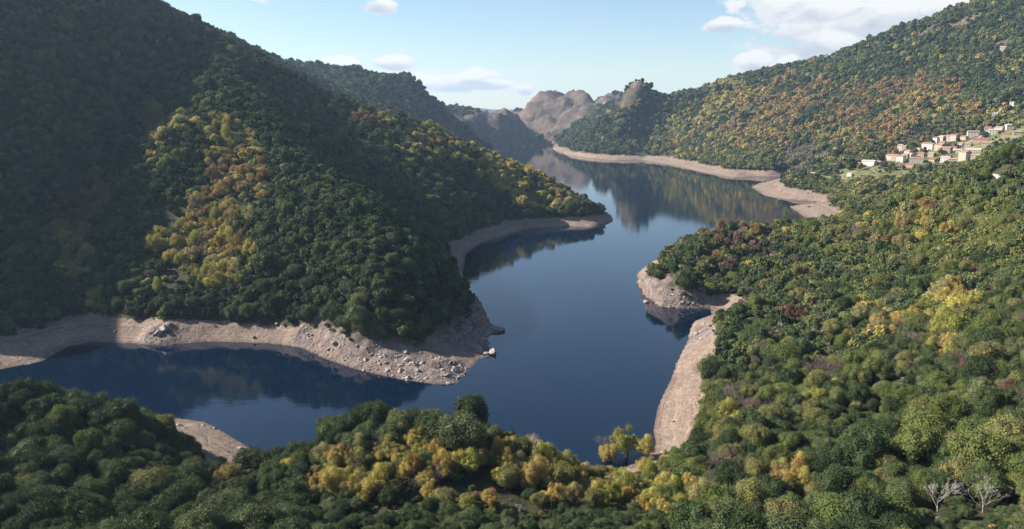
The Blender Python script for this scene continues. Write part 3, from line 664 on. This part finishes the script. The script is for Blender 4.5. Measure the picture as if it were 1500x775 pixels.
lowb = (TY < 330) & (PXs > 440) & (PXs < 1010) & (PYs > 655) & (kind == OAK)
Rr = np.where(lowb, np.minimum(Rr, 3.0), Rr)
shr = (TY < 330) & (PXs > 1335) & (PXs < 1500) & (PYs > 722)
Rr = np.where(shr, np.minimum(Rr, 2.3), Rr); Hs = np.where(shr, np.minimum(Hs, .95), Hs)
VH = [] # filled below: photo spots of the village houses
HOUSES = [ # photo x, y, width m, depth m, wall height m, turn deg, roof tint, wall tint, label
 (1273,241,25,13,8.5,12,2,0,"large white house standing alone at the lower left end of the village","h"),
 (1259,241,11,8,4.5,0,1,1,"low pale annex just left of the large white house at the village's end","h"),
 (1304,233,14,11,9,30,0,1,"cream house at the left tip of the red roofed village row","h"),
 (1312,234,13,11,10,25,0,2,"second house from the left in the red roofed village row","h"),
 (1320,235,13,11,10,20,0,0,"white plastered house right of the second house in the lower village row","h"),
 (1319,222,10,10,15,15,1,1,"tall narrow cream tower house above the lower village row","t"),
 (1325,222,7,8,13,15,1,2,"slim beige house against the right side of the tall tower house","t"),
 (1331,226,13,10,8,35,0,1,"small red roofed house just right of the tall tower house","h"),
 (1327,232,11,10,9,20,1,2,"beige house squeezed between the lower village row and the tower house","h"),
 (1334,231,11,10,9,40,2,0,"pale house with grey roof in the middle of the lower cluster","h"),
 (1342,237,24,12,8.5,-8,0,1,"long cream house with red roof at the right end of the lower cluster","h"),
 (1333,244,15,10,5,10,3,3,"low house with deep red roof, lowest of the village cluster","h"),
 (1356,216,12,11,10,30,0,1,"cream house at the left tip of the upper village cluster","h"),
 (1363,218,15,12,11,25,0,0,"tall white house with red roof at the front of the upper cluster","h"),
 (1376,219,15,12,11,20,0,1,"broad cream house in the centre of the upper village cluster","h"),
 (1386,223,17,12,10.5,10,0,2,"big beige house at the right front of the upper cluster","h"),
 (1372,207,12,10,8,40,3,0,"leftmost house of the top row of red roofs in the village","h"),
 (1380,206,12,10,9,35,2,1,"grey roofed house second from left in the top village row","h"),
 (1389,205,13,10,9,30,0,2,"third house from left in the top row of the village","h"),
 (1398,204,13,11,10,25,3,1,"rightmost house of the top village row with deep red gable roof","h"),
 (1380,212,11,9,7,10,0,1,"small house between the top row and the broad cream house","h"),
 (1398,219,8,8,6.5,0,3,0,"little white house with red roof just right of the upper cluster","h"),
 (1408,213,10,9,6,30,1,1,"tiny beige cottage on the slope right of the top village row","h"),
 (1425,198,20,12,9,-15,0,0,"bright white villa with pale red roof above the village","h"),
 (1437,206,26,10,4.5,0,3,3,"long low building with dark red roof below the white villa","h"),
 (1457,195,20,12,8,-10,2,0,"wide white house with grey roof at the village's upper right","h"),
 (1464,191,14,10,7,20,1,1,"cream house behind the wide white house at upper right","h"),
 (1473,198,14,9,5,0,3,2,"low house with bright red roof right of the wide white house","h"),
 (1479,187,13,10,7,-20,2,0,"highest white house at the right edge of the village","h"),
 (1385,235,15,11,7,5,2,0,"square pale house alone below the upper village cluster","h"),
 (1396,235,14,9,5,-10,1,1,"low stone house right of the square pale house","h"),
 (1365,228,11,9,6,20,1,2,"small stone house between the lower and upper village clusters","h"),
 (1413,232,16,13,13,35,0,1,"tall cream block at the lower right of the village","h"),
 (1426,222,26,14,5.5,5,2,2,"broad flat looking hall with pale roof behind the tall cream block","h"),
 (1432,229,20,9,4,0,1,1,"low cream building right beside the tall cream block","h"),
 (1455,232,18,8,3.5,-5,2,2,"long low shed on the bare slope at the village's right","h"),
 (1245,257,9,7,4.5,15,2,0,"tiny white cottage among gardens below the village","h"),
 (1192,256,13,8,5.5,-15,2,0,"white lakeside house beside the bare pale trees near the sand spit","h"),
 (1187,259,9,7,3.5,-15,2,2,"grey lean-to on the left of the lakeside house","h"),
 (1469,73,13,9,9,0,2,1,"lone pale house high on the wooded mountain at right","h"),
 (1484,153,11,8,6,10,2,0,"white house at the right photo edge above the village","h"),
 (1458,169,13,10,6,-10,2,0,"white house hidden in the woods just above the village","h"),
 (1350,228,12,9,6,15,0,2,"small house in the gap between the lower and upper village clusters","h"),
 (1346,220,9,8,5,30,1,1,"little house on the slope left of the upper village cluster","h"),
 (1418,214,12,9,6,10,0,2,"stone house below the long low dark red building","h"),
 (1445,212,13,9,6,-5,1,1,"cream house under the right end of the long low red building","h"),
 (1447,190,12,9,6,0,0,2,"stone house left of the wide white house at upper right","h"),
 (1366,236,11,8,5,20,3,3,"small red roofed house right of the lower cluster's long house","h"),
 (1405,222,10,8,5,0,2,1,"small cream house above the tall cream block","h"),
 (1287,238,9,7,4.5,10,1,2,"small stone house between the large white house and the village","h"),
 (1412,203,11,9,6,20,0,1,"cream house between the top village row and the white villa","h"),
 (1490,196,12,9,6,-10,1,2,"stone house at the photo's right edge beside the village","h"),
]
hpos = [hit(h[0], h[1] + 1.5, 900) for h in HOUSES]
SPECIAL_CLEAR = [(p[0], p[1], max(h[2], h[3]) * .62 + 3.5) for p, h in zip(hpos, HOUSES)]
# nothing tall right in front of a house on its view side of the slope
for p, h in zip(hpos, HOUSES): SPECIAL_CLEAR += [(p[0] - p[0] / p[1] * q_, p[1] - q_, h[2] * .5 + 2) for q_ in (14, 26)]
roads = [ # photo pixels along each track
 [(1268,282),(1285,283),(1302,286),(1312,284),(1325,277),(1345,270),(1362,269)],
 [(1404,214),(1420,209),(1436,201),(1452,189),(1470,185),(1490,183)],
 [(1410,240),(1435,237),(1462,236),(1490,231)],
 [(1455,257),(1461,259),(1466,263)],
]
road_pts = []
for rp in roads:
    P3 = [hit(x_, y_, 500) for x_, y_ in rp]; out = []
    for i in range(len(P3) - 1):
        for k in range(12):
            f = k / 12; out.append((P3[i][0] * (1 - f) + P3[i + 1][0] * f, P3[i][1] * (1 - f) + P3[i + 1][1] * f))
    road_pts.append(out)
    for q in out[::4]: SPECIAL_CLEAR.append((q[0], q[1], 6)); SPECIAL_CLEAR.append((q[0] - q[0] / q[1] * 8, q[1] - 8, 5))
for cx, cy_, cr in SPECIAL_CLEAR:
    ok &= ~(((TX - cx) ** 2 + (TY - cy_) ** 2) < cr * cr)
DTP = [(1375,750),(1440,752),(1477,735),(652,668),(780,676),(642,722),(884,668),(304,655),(560,660),(835,705)]
for k_, (a, b_) in enumerate(DTP):
    q = hit(a, b_, 150)
    for s_ in ((0, 4, 8) if k_ < 3 else (0, 3.5)):
        ok &= ~(((TX - q[0] + q[0] / q[1] * s_) ** 2 + (TY - q[1] + s_) ** 2) < (3.3 if k_ < 3 else 2.4) ** 2)
g_clear = hit(1385, 700, 150)
for (a, b_, c) in ((1385, 700, 9), (1400, 690, 6), (1365, 706, 6), (1350,690,3)):
    q = hit(a, b_, 150); ok &= ~(((TX - q[0]) ** 2 + (TY - q[1]) ** 2) < c * c)

# ------------------------------------------------------------------ which trees show, and how large
sel = np.where(ok)[0]
T = dict(x=TX[sel], y=TY[sel], z=gz(TX[sel], TY[sel]), k=kind[sel], R=Rr[sel], h=Hs[sel], rot=RotZ[sel], sp=TS[sel])
nT = len(sel)
top = np.stack([T['x'], T['y'], T['z'] + T['R'] * 1.4], -1)
vis = np.ones(nT, bool)
for f in np.linspace(.25, .985, 60):
    q = CAM + (top - CAM) * f
    vis &= q[:, 2] > gz(q[:, 0], q[:, 1]) - .5
px_, py_, dz_ = project(np.stack([T['x'], T['y'], T['z'] + T['R'] * .8], -1)); pr_ = T['R'] * F / dz_
W2, H2 = 1024, 529; sc_ = W2 / 1500
idb = np.full((H2, W2), -1, int)
order = [i for i in np.argsort(-T['y']) if vis[i] and T['y'][i] < 1100 and -60 < px_[i] < 1560 and -60 < py_[i] < 850]
for i in order:
    cx, cy_, rr = px_[i] * sc_, py_[i] * sc_, pr_[i] * sc_ * .95
    x0, x1, y0, y1 = int(cx - rr), int(cx + rr) + 1, int(cy_ - rr), int(cy_ + rr) + 1
    x0 = max(x0, 0); y0 = max(y0, 0); x1 = min(x1, W2); y1 = min(y1, H2)
    if x0 >= x1 or y0 >= y1: continue
    yy, xx = np.mgrid[y0:y1, x0:x1]
    idb[y0:y1, x0:x1] = np.where((xx - cx) ** 2 + (yy - cy_) ** 2 < rr * rr, i, idb[y0:y1, x0:x1])
area = np.bincount(idb[idb >= 0].ravel(), minlength=nT)
single = np.zeros(nT, bool)
LIM = {OAK: 300, LIGHT: 200, GOLD: 200, RUST: 120, RED: 60, BARE: 120}
for kd, lim in LIM.items():
    c = np.where((T['k'] == kd) & (area > 24))[0]
    c = c[np.argsort(-area[c])][:lim]; single[c] = True
print('TREES', nT, 'single', [(kd, int((single & (T['k'] == kd)).sum()), int((T['k'] == kd).sum())) for kd in range(6)])

# ------------------------------------------------------------------ single trees
KD = {OAK: ('evergreen_oak', 'evergreen oak', 'dark evergreen oak', NEAR_OAK, TR_OAK, 'evergreen oaks of the near woods'),
      LIGHT: ('light_green_tree', 'tree', 'lighter olive green tree', NEAR_OLIVE, TR_OAK[:3], 'lighter green trees of the near woods'),
      GOLD: ('golden_tree', 'tree', 'golden yellow tree', NEAR_GOLD, TR_GOLD, 'golden autumn trees'),
      RUST: ('russet_tree', 'tree', 'russet brown tree', NEAR_RUST, TR_GOLD, 'russet autumn trees'),
      RED: ('crimson_tree', 'tree', 'dull crimson tree', NEAR_RED, TR_GOLD[:2], 'crimson autumn trees'),
      BARE: ('leafless_tree', 'tree', 'leafless grey brown tree', BARE_C, BARE_T, 'leafless trees')}
def place_name(px, py, Y, x):
    if Y > 560 and px < 900: return 'on the sunlit spur' if px < 690 else 'on the headland'
    if px < 720 and Y > 420: return 'above the far left shore'
    if py > 560 and px < 380: return 'on the near left bank'
    if py > 560 and px < 1000: return 'on the near bank'
    if py < 460 and 930 < px < 1180 and Y > 640: return 'on the small wooded headland'
    if px > 900: return 'on the right hillside'
    return 'on the slope'
protos = {}
used_lab = set()
for i in np.where(single)[0]:
    kd = int(T['k'][i]); nm, cat, look, crowns, trunks, grp = KD[kd]
    v = int(i) % len(crowns)
    e = link_obj(nm, None); e.empty_display_size = .5
    R_ = float(T['R'][i]); sz = (R_ * .97, R_ * 1.03, R_ * float(T['h'][i]))
    e.location = (T['x'][i], T['y'][i], T['z'][i] + R_ * .12); e.scale = sz; e.rotation_euler = (0, 0, float(T['rot'][i]))
    a, b_ = px_[i] / 15, py_[i] / 7.75
    pn = place_name(px_[i], py_[i], T['y'][i], T['x'][i])
    size = 'small' if pr_[i] < 12 else 'tall' if T['h'][i] > 1.12 else 'broad' if R_ > 5 else ''
    for step in (1, .5, .2, .1):
        fa = f"{round(a / step) * step:.{0 if step == 1 else 1}f}"; fb = f"{round(b_ / step) * step:.{0 if step == 1 else 1}f}"
        lab = f"{size} {look} {pn}, {fa}% across and {fb}% down the photo".strip()
        if lab not in used_lab: break
    words = lab.split()
    if len(words) + lab.count('.') > 15: lab = lab.replace('golden yellow', 'golden').replace('small wooded headland', 'wooded headland').replace('lighter olive', 'olive')
    if len(lab.split()) + lab.count('.') > 16 and size: lab = lab.split(' ', 1)[1]
    if len(lab.split()) + lab.count('.') > 16: lab = lab.replace('grey brown ', '').replace('dull ', '').replace('russet brown', 'russet').replace('olive green', 'olive')
    used_lab.add(lab)
    e['label'] = lab; e['category'] = cat; e['group'] = grp
    c = link_obj('crown', crowns[v], e); t_ = link_obj('trunk', trunks[v % len(trunks)], e)

# ------------------------------------------------------------------ the rest of the woods, one object of each kind
def proto_coll(name, meshes):
    c = bpy.data.collections.new(name)
    for i, me in enumerate(meshes):
        o = bpy.data.objects.new('%s_%02d' % (name, i), me); c.objects.link(o)
    return c
def forest(name, label, cat, ids, coll, variant):
    P = np.stack([T['x'][ids], T['y'][ids], T['z'][ids] + T['R'][ids] * .12], -1)
    me = bpy.data.meshes.new(name); me.vertices.add(len(P)); me.vertices.foreach_set('co', P.astype(np.float32).ravel())
    for nm, typ, arr, key in (('rot', 'FLOAT_VECTOR', np.stack([np.zeros(len(ids)), np.zeros(len(ids)), T['rot'][ids]], -1), 'vector'),
                         ('scl', 'FLOAT_VECTOR', np.stack([T['R'][ids], T['R'][ids], T['R'][ids] * T['h'][ids]], -1), 'vector'), ('var', 'INT', variant.astype(np.int32), 'value')):
        a = me.attributes.new(nm, typ, 'POINT'); a.data.foreach_set(key, np.ascontiguousarray(arr if key == 'value' else arr.astype(np.float32).ravel()))
    o = link_obj(name, me, label=label, cat=cat, kind='stuff')
    ng = bpy.data.node_groups.new(name + '_scatter', 'GeometryNodeTree'); ng.is_modifier = True
    ng.interface.new_socket('Geometry', in_out='INPUT', socket_type='NodeSocketGeometry'); ng.interface.new_socket('Geometry', in_out='OUTPUT', socket_type='NodeSocketGeometry')
    gi = ng.nodes.new('NodeGroupInput'); go = ng.nodes.new('NodeGroupOutput'); ip = ng.nodes.new('GeometryNodeInstanceOnPoints'); ci = ng.nodes.new('GeometryNodeCollectionInfo')
    ci.inputs['Collection'].default_value = coll; ci.inputs['Separate Children'].default_value = True; ci.inputs['Reset Children'].default_value = True
    def na(nm, typ): n_ = ng.nodes.new('GeometryNodeInputNamedAttribute'); n_.data_type = typ; n_.inputs['Name'].default_value = nm; return n_.outputs['Attribute']
    ng.links.new(gi.outputs[0], ip.inputs['Points']); ng.links.new(ci.outputs[0], ip.inputs['Instance']); ip.inputs['Pick Instance'].default_value = True
    ng.links.new(na('var', 'INT'), ip.inputs['Instance Index']); ng.links.new(na('scl', 'FLOAT_VECTOR'), ip.inputs['Scale'])
    e2r = ng.nodes.new('FunctionNodeEulerToRotation'); ng.links.new(na('rot', 'FLOAT_VECTOR'), e2r.inputs[0]); ng.links.new(e2r.outputs[0], ip.inputs['Rotation'])
    ng.links.new(ip.outputs[0], go.inputs[0])
    md = o.modifiers.new('scatter', 'NODES'); md.node_group = ng
    return o
TWIG_MID = [crown_mesh('tw', M_TWIG, seed=51 + i, h=1.6, nl=14, leaves=520, size=.075, fuzz=.25, drop=.6, core=False, spread=.62) for i in range(2)]
sets = {OAK: (NEAR_OAK, MID_OAK, FAR_OAK, 'evergreen_forest', 'dense dark green evergreen woods covering the mountains round the lake'),
        LIGHT: (NEAR_OLIVE, re3(MID_OAK, M_OLIVE), re3(FAR_OAK, M_OLIVE), 'light_green_woods', 'lighter olive green trees mixed through the wooded slopes'),
        GOLD: (NEAR_GOLD, re3(MID_OAK, M_GOLD), re3(FAR_OAK, M_GOLD), 'golden_woods', 'patches of golden yellow autumn trees on the slopes'),
        RUST: (NEAR_RUST, re3(MID_OAK, M_RUST), re3(FAR_OAK, M_RUST), 'russet_woods', 'patches of orange brown autumn trees on the far hillsides'),
        RED: (NEAR_RED, re3(MID_OAK, M_RED), re3(FAR_OAK, M_RED), 'crimson_woods', 'small dull crimson trees scattered through the woods'),
        BARE: (BARE_C, TWIG_MID, TWIG_MID, 'leafless_woods', 'greyish leafless trees scattered through the woods')}
for kd, (a, b_, c, nm, lab) in sets.items():
    ids = np.where((T['k'] == kd) & ~single)[0]
    if not len(ids): continue
    ms = a + b_ + c; coll = proto_coll(nm + '_kinds', ms)
    rv = RNG.integers(0, 1000, len(ids)); yv = T['y'][ids]
    var = np.where(yv < 420, rv % len(a), np.where(yv < 1300, len(a) + rv % len(b_), len(a) + len(b_) + rv % len(c)))
    forest(nm, lab, 'woods', ids, coll, var)

# ------------------------------------------------------------------ tracks
M_ROAD = simple('pale_track', (.30, .27, .23), scale=.4)
def strip(name, pts2, wdt, m, lift=.35):
    vs, fs = [], []
    P = np.array(pts2)
    for i in range(len(P)):
        d = P[min(i + 1, len(P) - 1)] - P[max(i - 1, 0)]; d /= np.linalg.norm(d) + 1e-9; nrm = np.array([-d[1], d[0]])
        zc = float(gz(P[i, 0], P[i, 1])[0]) + lift
        for s_, dz2 in ((-.62, -1.6), (-.5, 0), (.5, 0), (.62, -1.6)): vs.append((P[i, 0] + nrm[0] * wdt * s_, P[i, 1] + nrm[1] * wdt * s_, zc + dz2))
        if i:
            for k in range(3): fs.append(((i - 1) * 4 + k, i * 4 + k, i * 4 + k + 1, (i - 1) * 4 + k + 1))
    return mesh_np(name, np.array(vs), np.array(fs), [m])
for rp, wd in zip(road_pts, (6, 5, 5, 3.5)):
    o = link_obj('road', strip('road', rp, wd, M_ROAD, .9), kind='structure')

# ------------------------------------------------------------------ village houses
WALL = [simple('wall_white', (.52, .49, .44), scale=.3, var=.10), simple('wall_cream', (.40, .345, .28), scale=.3, var=.14), simple('wall_stone', (.30, .25, .20), scale=.5, var=.22), simple('wall_ochre', (.36, .27, .21), scale=.4, var=.15)]
ROOF = [simple('tiles_salmon', (.27, .145, .10), scale=.6, var=.22), simple('tiles_weathered', (.30, .22, .17), scale=.6, var=.22), simple('tiles_pale', (.36, .31, .27), scale=.6, var=.2), simple('tiles_deep_red', (.26, .10, .072), scale=.6, var=.2)]
M_GLASS = simple('dark_glass', (.03, .035, .04), rough=.15, spec=.6); M_DOOR = simple('door_wood', (.12, .07, .04), scale=2); M_SHUT = [simple('shutter_brown', (.16, .10, .065)), simple('shutter_grey', (.20, .24, .24))]
HG = 'houses of the hillside village'
for hi, (h, p) in enumerate(zip(HOUSES, hpos)):
    w_, d_, hh, turn, rt, wt, lab, typ = h[2] * 1.05, h[3] * 1.05, h[4] * 1.08, h[5], h[6], h[7], h[8], h[9]
    rng = random.Random(hi)
    e = link_obj('house', None, label=lab, cat='house', group=HG)
    x, y, z = p
    zmin = min(float(gz(x + a, y + b_)[0]) for a in (-w_ / 2, w_ / 2) for b_ in (-d_ / 2, d_ / 2)); zc = float(gz(x, y)[0])
    e.location = (x, y, max(zc - 1.0, zmin)); e.rotation_euler = (0, 0, R(-(turn + 38)))
    dep = min(zmin - max(zc - 1.0, zmin), 0) - 1.5
    hw, hd = w_ / 2, d_ / 2; rise = min(hd * .42, 3.0)
    mb = MB()   # walls with gable ends along x
    mb.add([(-hw, -hd, dep), (hw, -hd, dep), (hw, hd, dep), (-hw, hd, dep), (-hw, -hd, hh), (hw, -hd, hh), (hw, hd, hh), (-hw, hd, hh), (-hw, 0, hh + rise), (hw, 0, hh + rise)],
           [(0, 3, 2, 1), (0, 1, 5, 4), (2, 3, 7, 6), (1, 2, 6, 9, 5), (3, 0, 4, 8, 7), (4, 5, 9, 8), (6, 7, 8, 9)])
    link_obj('wall', mb.mesh('wall', [WALL[wt]]), e)
    mb = MB(); o_ = .55; tk = .28; sl = rise / hd
    for s_ in (-1, 1):
        ye = s_ * (hd + o_); ze = hh - o_ * sl + .06; zr = hh + rise + .06
        A0 = [(-hw - o_, ye, ze), (hw + o_, ye, ze), (hw + o_, 0, zr), (-hw - o_, 0, zr)]
        vs = A0 + [(a, b_, c + tk) for a, b_, c in A0]
        mb.add(vs, [(0, 1, 2, 3), (7, 6, 5, 4), (0, 4, 5, 1), (1, 5, 6, 2), (3, 7, 4, 0)])
    rf = link_obj('roof', mb.mesh('roof', [ROOF[rt]]), e)
    mb = MB(); cxn = rng.uniform(-.6, .6) * hw; mb.box(cxn - .45, cxn + .45, hd * .35 - .4, hd * .35 + .4, hh + rise * .3, hh + rise + 1.1); mb.box(cxn - .6, cxn + .6, hd * .35 - .55, hd * .35 + .55, hh + rise + 1.1, hh + rise + 1.25)
    link_obj('chimney', mb.mesh('chimney', [WALL[wt]]), rf)
    nx = max(2, int(w_ // 4.2)); nz = max(1, int(hh // 3.1)); sh = M_SHUT[rng.randrange(2)]
    doorx = rng.randrange(nx)
    for fz in range(nz):
        for fx in range(nx):
            cx = -hw + w_ * (fx + .5) / nx; z0 = fz * 3.1 + 1.0
            if fz == 0 and fx == doorx:
                mb = MB(); mb.box(cx - .6, cx + .6, -hd - .07, -hd + .1, .02, 2.3); link_obj('door', mb.mesh('door', [M_DOOR]), e); continue
            mb = MB(); mb.box(cx - .42, cx + .42, -hd - .05, -hd + .08, z0, z0 + 1.25); wo = link_obj('window', mb.mesh('window', [M_GLASS]), e)
            mb = MB(); mb.box(cx - .84, cx - .45, -hd - .10, -hd + .06, z0 - .03, z0 + 1.28); mb.box(cx + .45, cx + .84, -hd - .10, -hd + .06, z0 - .03, z0 + 1.28); link_obj('shutters', mb.mesh('shutters', [sh]), wo)
    for s_ in (-1, 1):
        mb = MB(); mb.box(s_ * hw - .06, s_ * hw + .06, -.55, .55, hh - 2.6, hh - 1.2); link_obj('window', mb.mesh('window', [M_GLASS]), e)

# ------------------------------------------------------------------ boulders
M_ROCK = simple('boulder_stone', (.27, .225, .20), scale=.8, var=.45)
def boulder(seed, sx, sy, sz):
    import bmesh
    bm = bmesh.new(); bmesh.ops.create_icosphere(bm, subdivisions=3, radius=1)
    rng = random.Random(seed); pl = [(Vector((rng.gauss(0, 1), rng.gauss(0, 1), rng.gauss(.2, 1))).normalized(), rng.uniform(.55, .9)) for _ in range(11)]
    for v in bm.verts:
        for n_, d_ in pl:
            k = v.co.dot(n_) - d_
            if k > 0: v.co -= n_ * k * .9
        v.co += v.normal * (float(vnoise(np.array([v.co.x * 3 + seed]), np.array([v.co.y * 3 + v.co.z * 2.3]))[0]) - .5) * .14
        v.co.x *= sx; v.co.y *= sy; v.co.z *= sz
    me = bpy.data.meshes.new('boulder'); bm.to_mesh(me); bm.free(); me.materials.append(M_ROCK); return me
rb = RNG.uniform(0, 1, (260000, 2)); bx_ = -480 + rb[:, 0] * 900; by_ = 300 + rb[:, 1] * 1050
bz = gz(bx_, by_); bl = gz(bx_, by_, level); br = gz(bx_, by_, GR); bs = gz(bx_, by_, GS)
bp_x, bp_y, bp_d = project(np.stack([bx_, by_, bz], -1))
dn = .035 + .8 * np.clip(br, 0, 1) + .09 * (fbm(bx_, by_, 20, 3, 55) > .12)
okb = (bs > -.5) & (bz < bl + 1) & (RNG.random(len(bx_)) < dn) & (bp_x > -80) & (bp_x < 1580) & (bp_y < 800) & (bp_d > 0)
ib = np.where(okb)[0][:12000]
rs = np.clip(np.exp(RNG.normal(-.75, .55, len(ib))), .22, 2.6) * (.8 + .7 * br[ib])
T = dict(x=bx_[ib], y=by_[ib], z=bz[ib] - rs * .1, R=rs, h=RNG.uniform(.55, 1.0, len(ib)), rot=RNG.uniform(0, 6.28, len(ib)))
forest('shore_rubble', 'small loose stones and rubble strewn along the bare lake shore', 'rubble', np.arange(len(ib)), proto_coll('stone_kinds', [boulder(80 + q, 1, .8, .7) for q in range(5)]), RNG.integers(0, 5, len(ib)))
print('rubble', len(ib))
# low scrub along the ragged lower edge of the woods
rb = RNG.uniform(0, 1, (240000, 2)); bx_ = -560 + rb[:, 0] * 1400; by_ = 150 + rb[:, 1] ** 1.3 * 1500
bz = gz(bx_, by_); bl = gz(bx_, by_, level); bs = gz(bx_, by_, GS); bm_ = gz(bx_, by_, meadow)
bp_x, bp_y, bp_d = project(np.stack([bx_, by_, bz], -1))
edge = np.exp(-((bz - bl - .3) / 1.3) ** 2) * .55 * (fbm(bx_, by_, 14, 3, 66) > -.1) + .12 * bm_ + (.02 + .16 * (by_ < 340)) * (bz > bl)
okb = (bs > 4) & (bz > 4) & (RNG.random(len(bx_)) < edge) & (bp_x > -80) & (bp_x < 1580) & (bp_y < 820) & (bp_d > 0)
ib = np.where(okb)[0][:22000]
rs = np.clip(np.exp(RNG.normal(.1, .4, len(ib))), .5, 2.4)
T = dict(x=bx_[ib], y=by_[ib], z=bz[ib], R=rs, h=RNG.uniform(.5, .95, len(ib)), rot=RNG.uniform(0, 6.28, len(ib)))
forest('scrub', 'low green and brown scrub along the lower edge of the woods', 'scrub', np.arange(len(ib)), proto_coll('scrub_kinds', [FAR_OAK[0], FAR_OAK[1], sets[LIGHT][2][0], sets[LIGHT][2][1], TWIG_MID[0], sets[RUST][2][0]]), RNG.choice([0, 1, 2, 3, 4, 4, 5], len(ib)))
print('scrub', len(ib))
BO = [(728,484,7.5,3.2,3.0,"low dark rock jutting from the tip of the spur into the lake"),(722,519,3.6,3.0,3.4,"rounded rock standing in the water off the spur's shore"),(712,520,3.2,2.4,2.2,"smaller rock between the rounded rock and the cliff foot"),
 (667,545,3.5,3,3.2,"pale block at the foot of the sunlit cliff point"),(598,556,2.6,2.2,1.8,"squat boulder at the waterline below the sunlit cliff"),
 (165,471,2,1.6,1.3,"dark stone on the upper left end of the far beach"),(168,487,1.6,1.4,1.1,"dark stone low on the left part of the far beach"),(140,492,1.5,1.5,1.1,"small stone beside the water at the beach's left end"),
 (205,472,1.5,1.3,1.1,"lone stone on the beach left of the rocky outcrop"),(240,483,4.5,3.2,2.6,"largest block of the rocky outcrop on the far beach"),(232,490,3.2,2.6,2.2,"lower block of the rocky outcrop on the far beach"),(248,476,3,2.5,2,"upper block of the rocky outcrop on the far beach"),
 (352,468,2.6,2.2,1.8,"block at the trees' edge on the middle of the beach"),(372,497,1.5,1.3,1.1,"dark stone by the water right of the beach's middle"),(406,478,1.6,1.4,1.3,"stone on the beach just left of the pale cliff"),
 (986,619,1.0,.8,.7,"small dark stone on the wide pale beach at right"),(975,596,.9,.8,.6,"pale stone near the waterline of the right beach"),(1010,560,1.1,.9,.7,"small grey stone on the upper part of the right beach"),
 (315,628,1.2,1,.8,"stone on the near left beach's upper edge"),(352,658,1.6,1.2,1,"grey rock by the water at the near left beach's tip"),(358,662,1.2,1,.8,"smaller rock behind the grey rock at the near left beach's tip"),
 (1143,280,4,3,2,"dark stone in the middle of the far sand spit"),(947,443,3,2.4,2,"block at the water's edge under the small wooded headland"),(1030,476,2,1.6,1.3,"white block at the top of the right beach"),
 (1375,700,1.3,1.0,.8,"pale stone in the small clearing at lower right"),(1392,694,1.6,1.1,.8,"flat stone at the right of the small clearing"),(1364,706,1.0,.8,.6,"small stone at the lower left of the small clearing")]
for i, (a, b_, sx, sy, sz, lab) in enumerate(BO):
    x, y, z = hit(a, b_, 150) if i not in (0, 1, 2) else tuple(at(a, b_, z=0))
    o = link_obj('boulder', boulder(i + 3, sx, sy, sz), label=lab, cat='boulder', group='boulders along the lake shore' if i < 24 else 'stones in the clearing', loc=(x, y, z + sz * .25)); o.rotation_euler = (0, 0, i * 1.3)

# ------------------------------------------------------------------ dead and bare trees that stand out
DT = [(1375,742,9.5,1,"bleached dead tree with spreading white branches, left of the pair at lower right"),(1440,745,8.5,1,"bleached dead tree, right of the pair at lower right"),
      (1477,722,5,1,"small bleached snag near the right edge above the two white trees"),
      (652,660,8.5,0,"thin leafless tree rising above the golden trees left of centre"),(780,668,9,0,"leafless tree with pale forked branches at the centre of the near bank"),
      (642,715,8,0,"slender bare dark stem among the golden trees of the near bank"),(884,660,9,0,"dark bare stem left of the bushy golden tree by the beach"),(304,650,9,0,"bare pale tree standing on the near left beach"),
      (560,652,8,0,"bare twiggy tree between the dark oaks above the golden patch"),(835,700,7,0,"bare white branched tree right of the centre of the near bank")]
for i, (a, b_, H_, dead, lab) in enumerate(DT):
    x, y, z = hit(*DTP[i], 150); H_ *= 1.15
    nm = 'dead_tree' if dead else 'bare_tree'
    e = link_obj(nm, None, label=lab, cat='tree', group='bleached dead trees' if dead else 'bare trees of the near bank', loc=(x, y, z)); e.scale = (H_ * .55,) * 3; e.rotation_euler = (0, 0, i * 2.1)
    m_ = M_TWIG if i in (3, 5, 6, 8) else M_DEAD
    link_obj('trunk', bare_mb(60 + i, h=1.9, depth=0, r0=.032).mesh('trunk', [m_], True), e)
    link_obj('branches', bare_mb(60 + i, h=1.9, depth=5, r0=.030, kids=3, min_r=.005, spread=.5).mesh('branches', [m_], True), e)
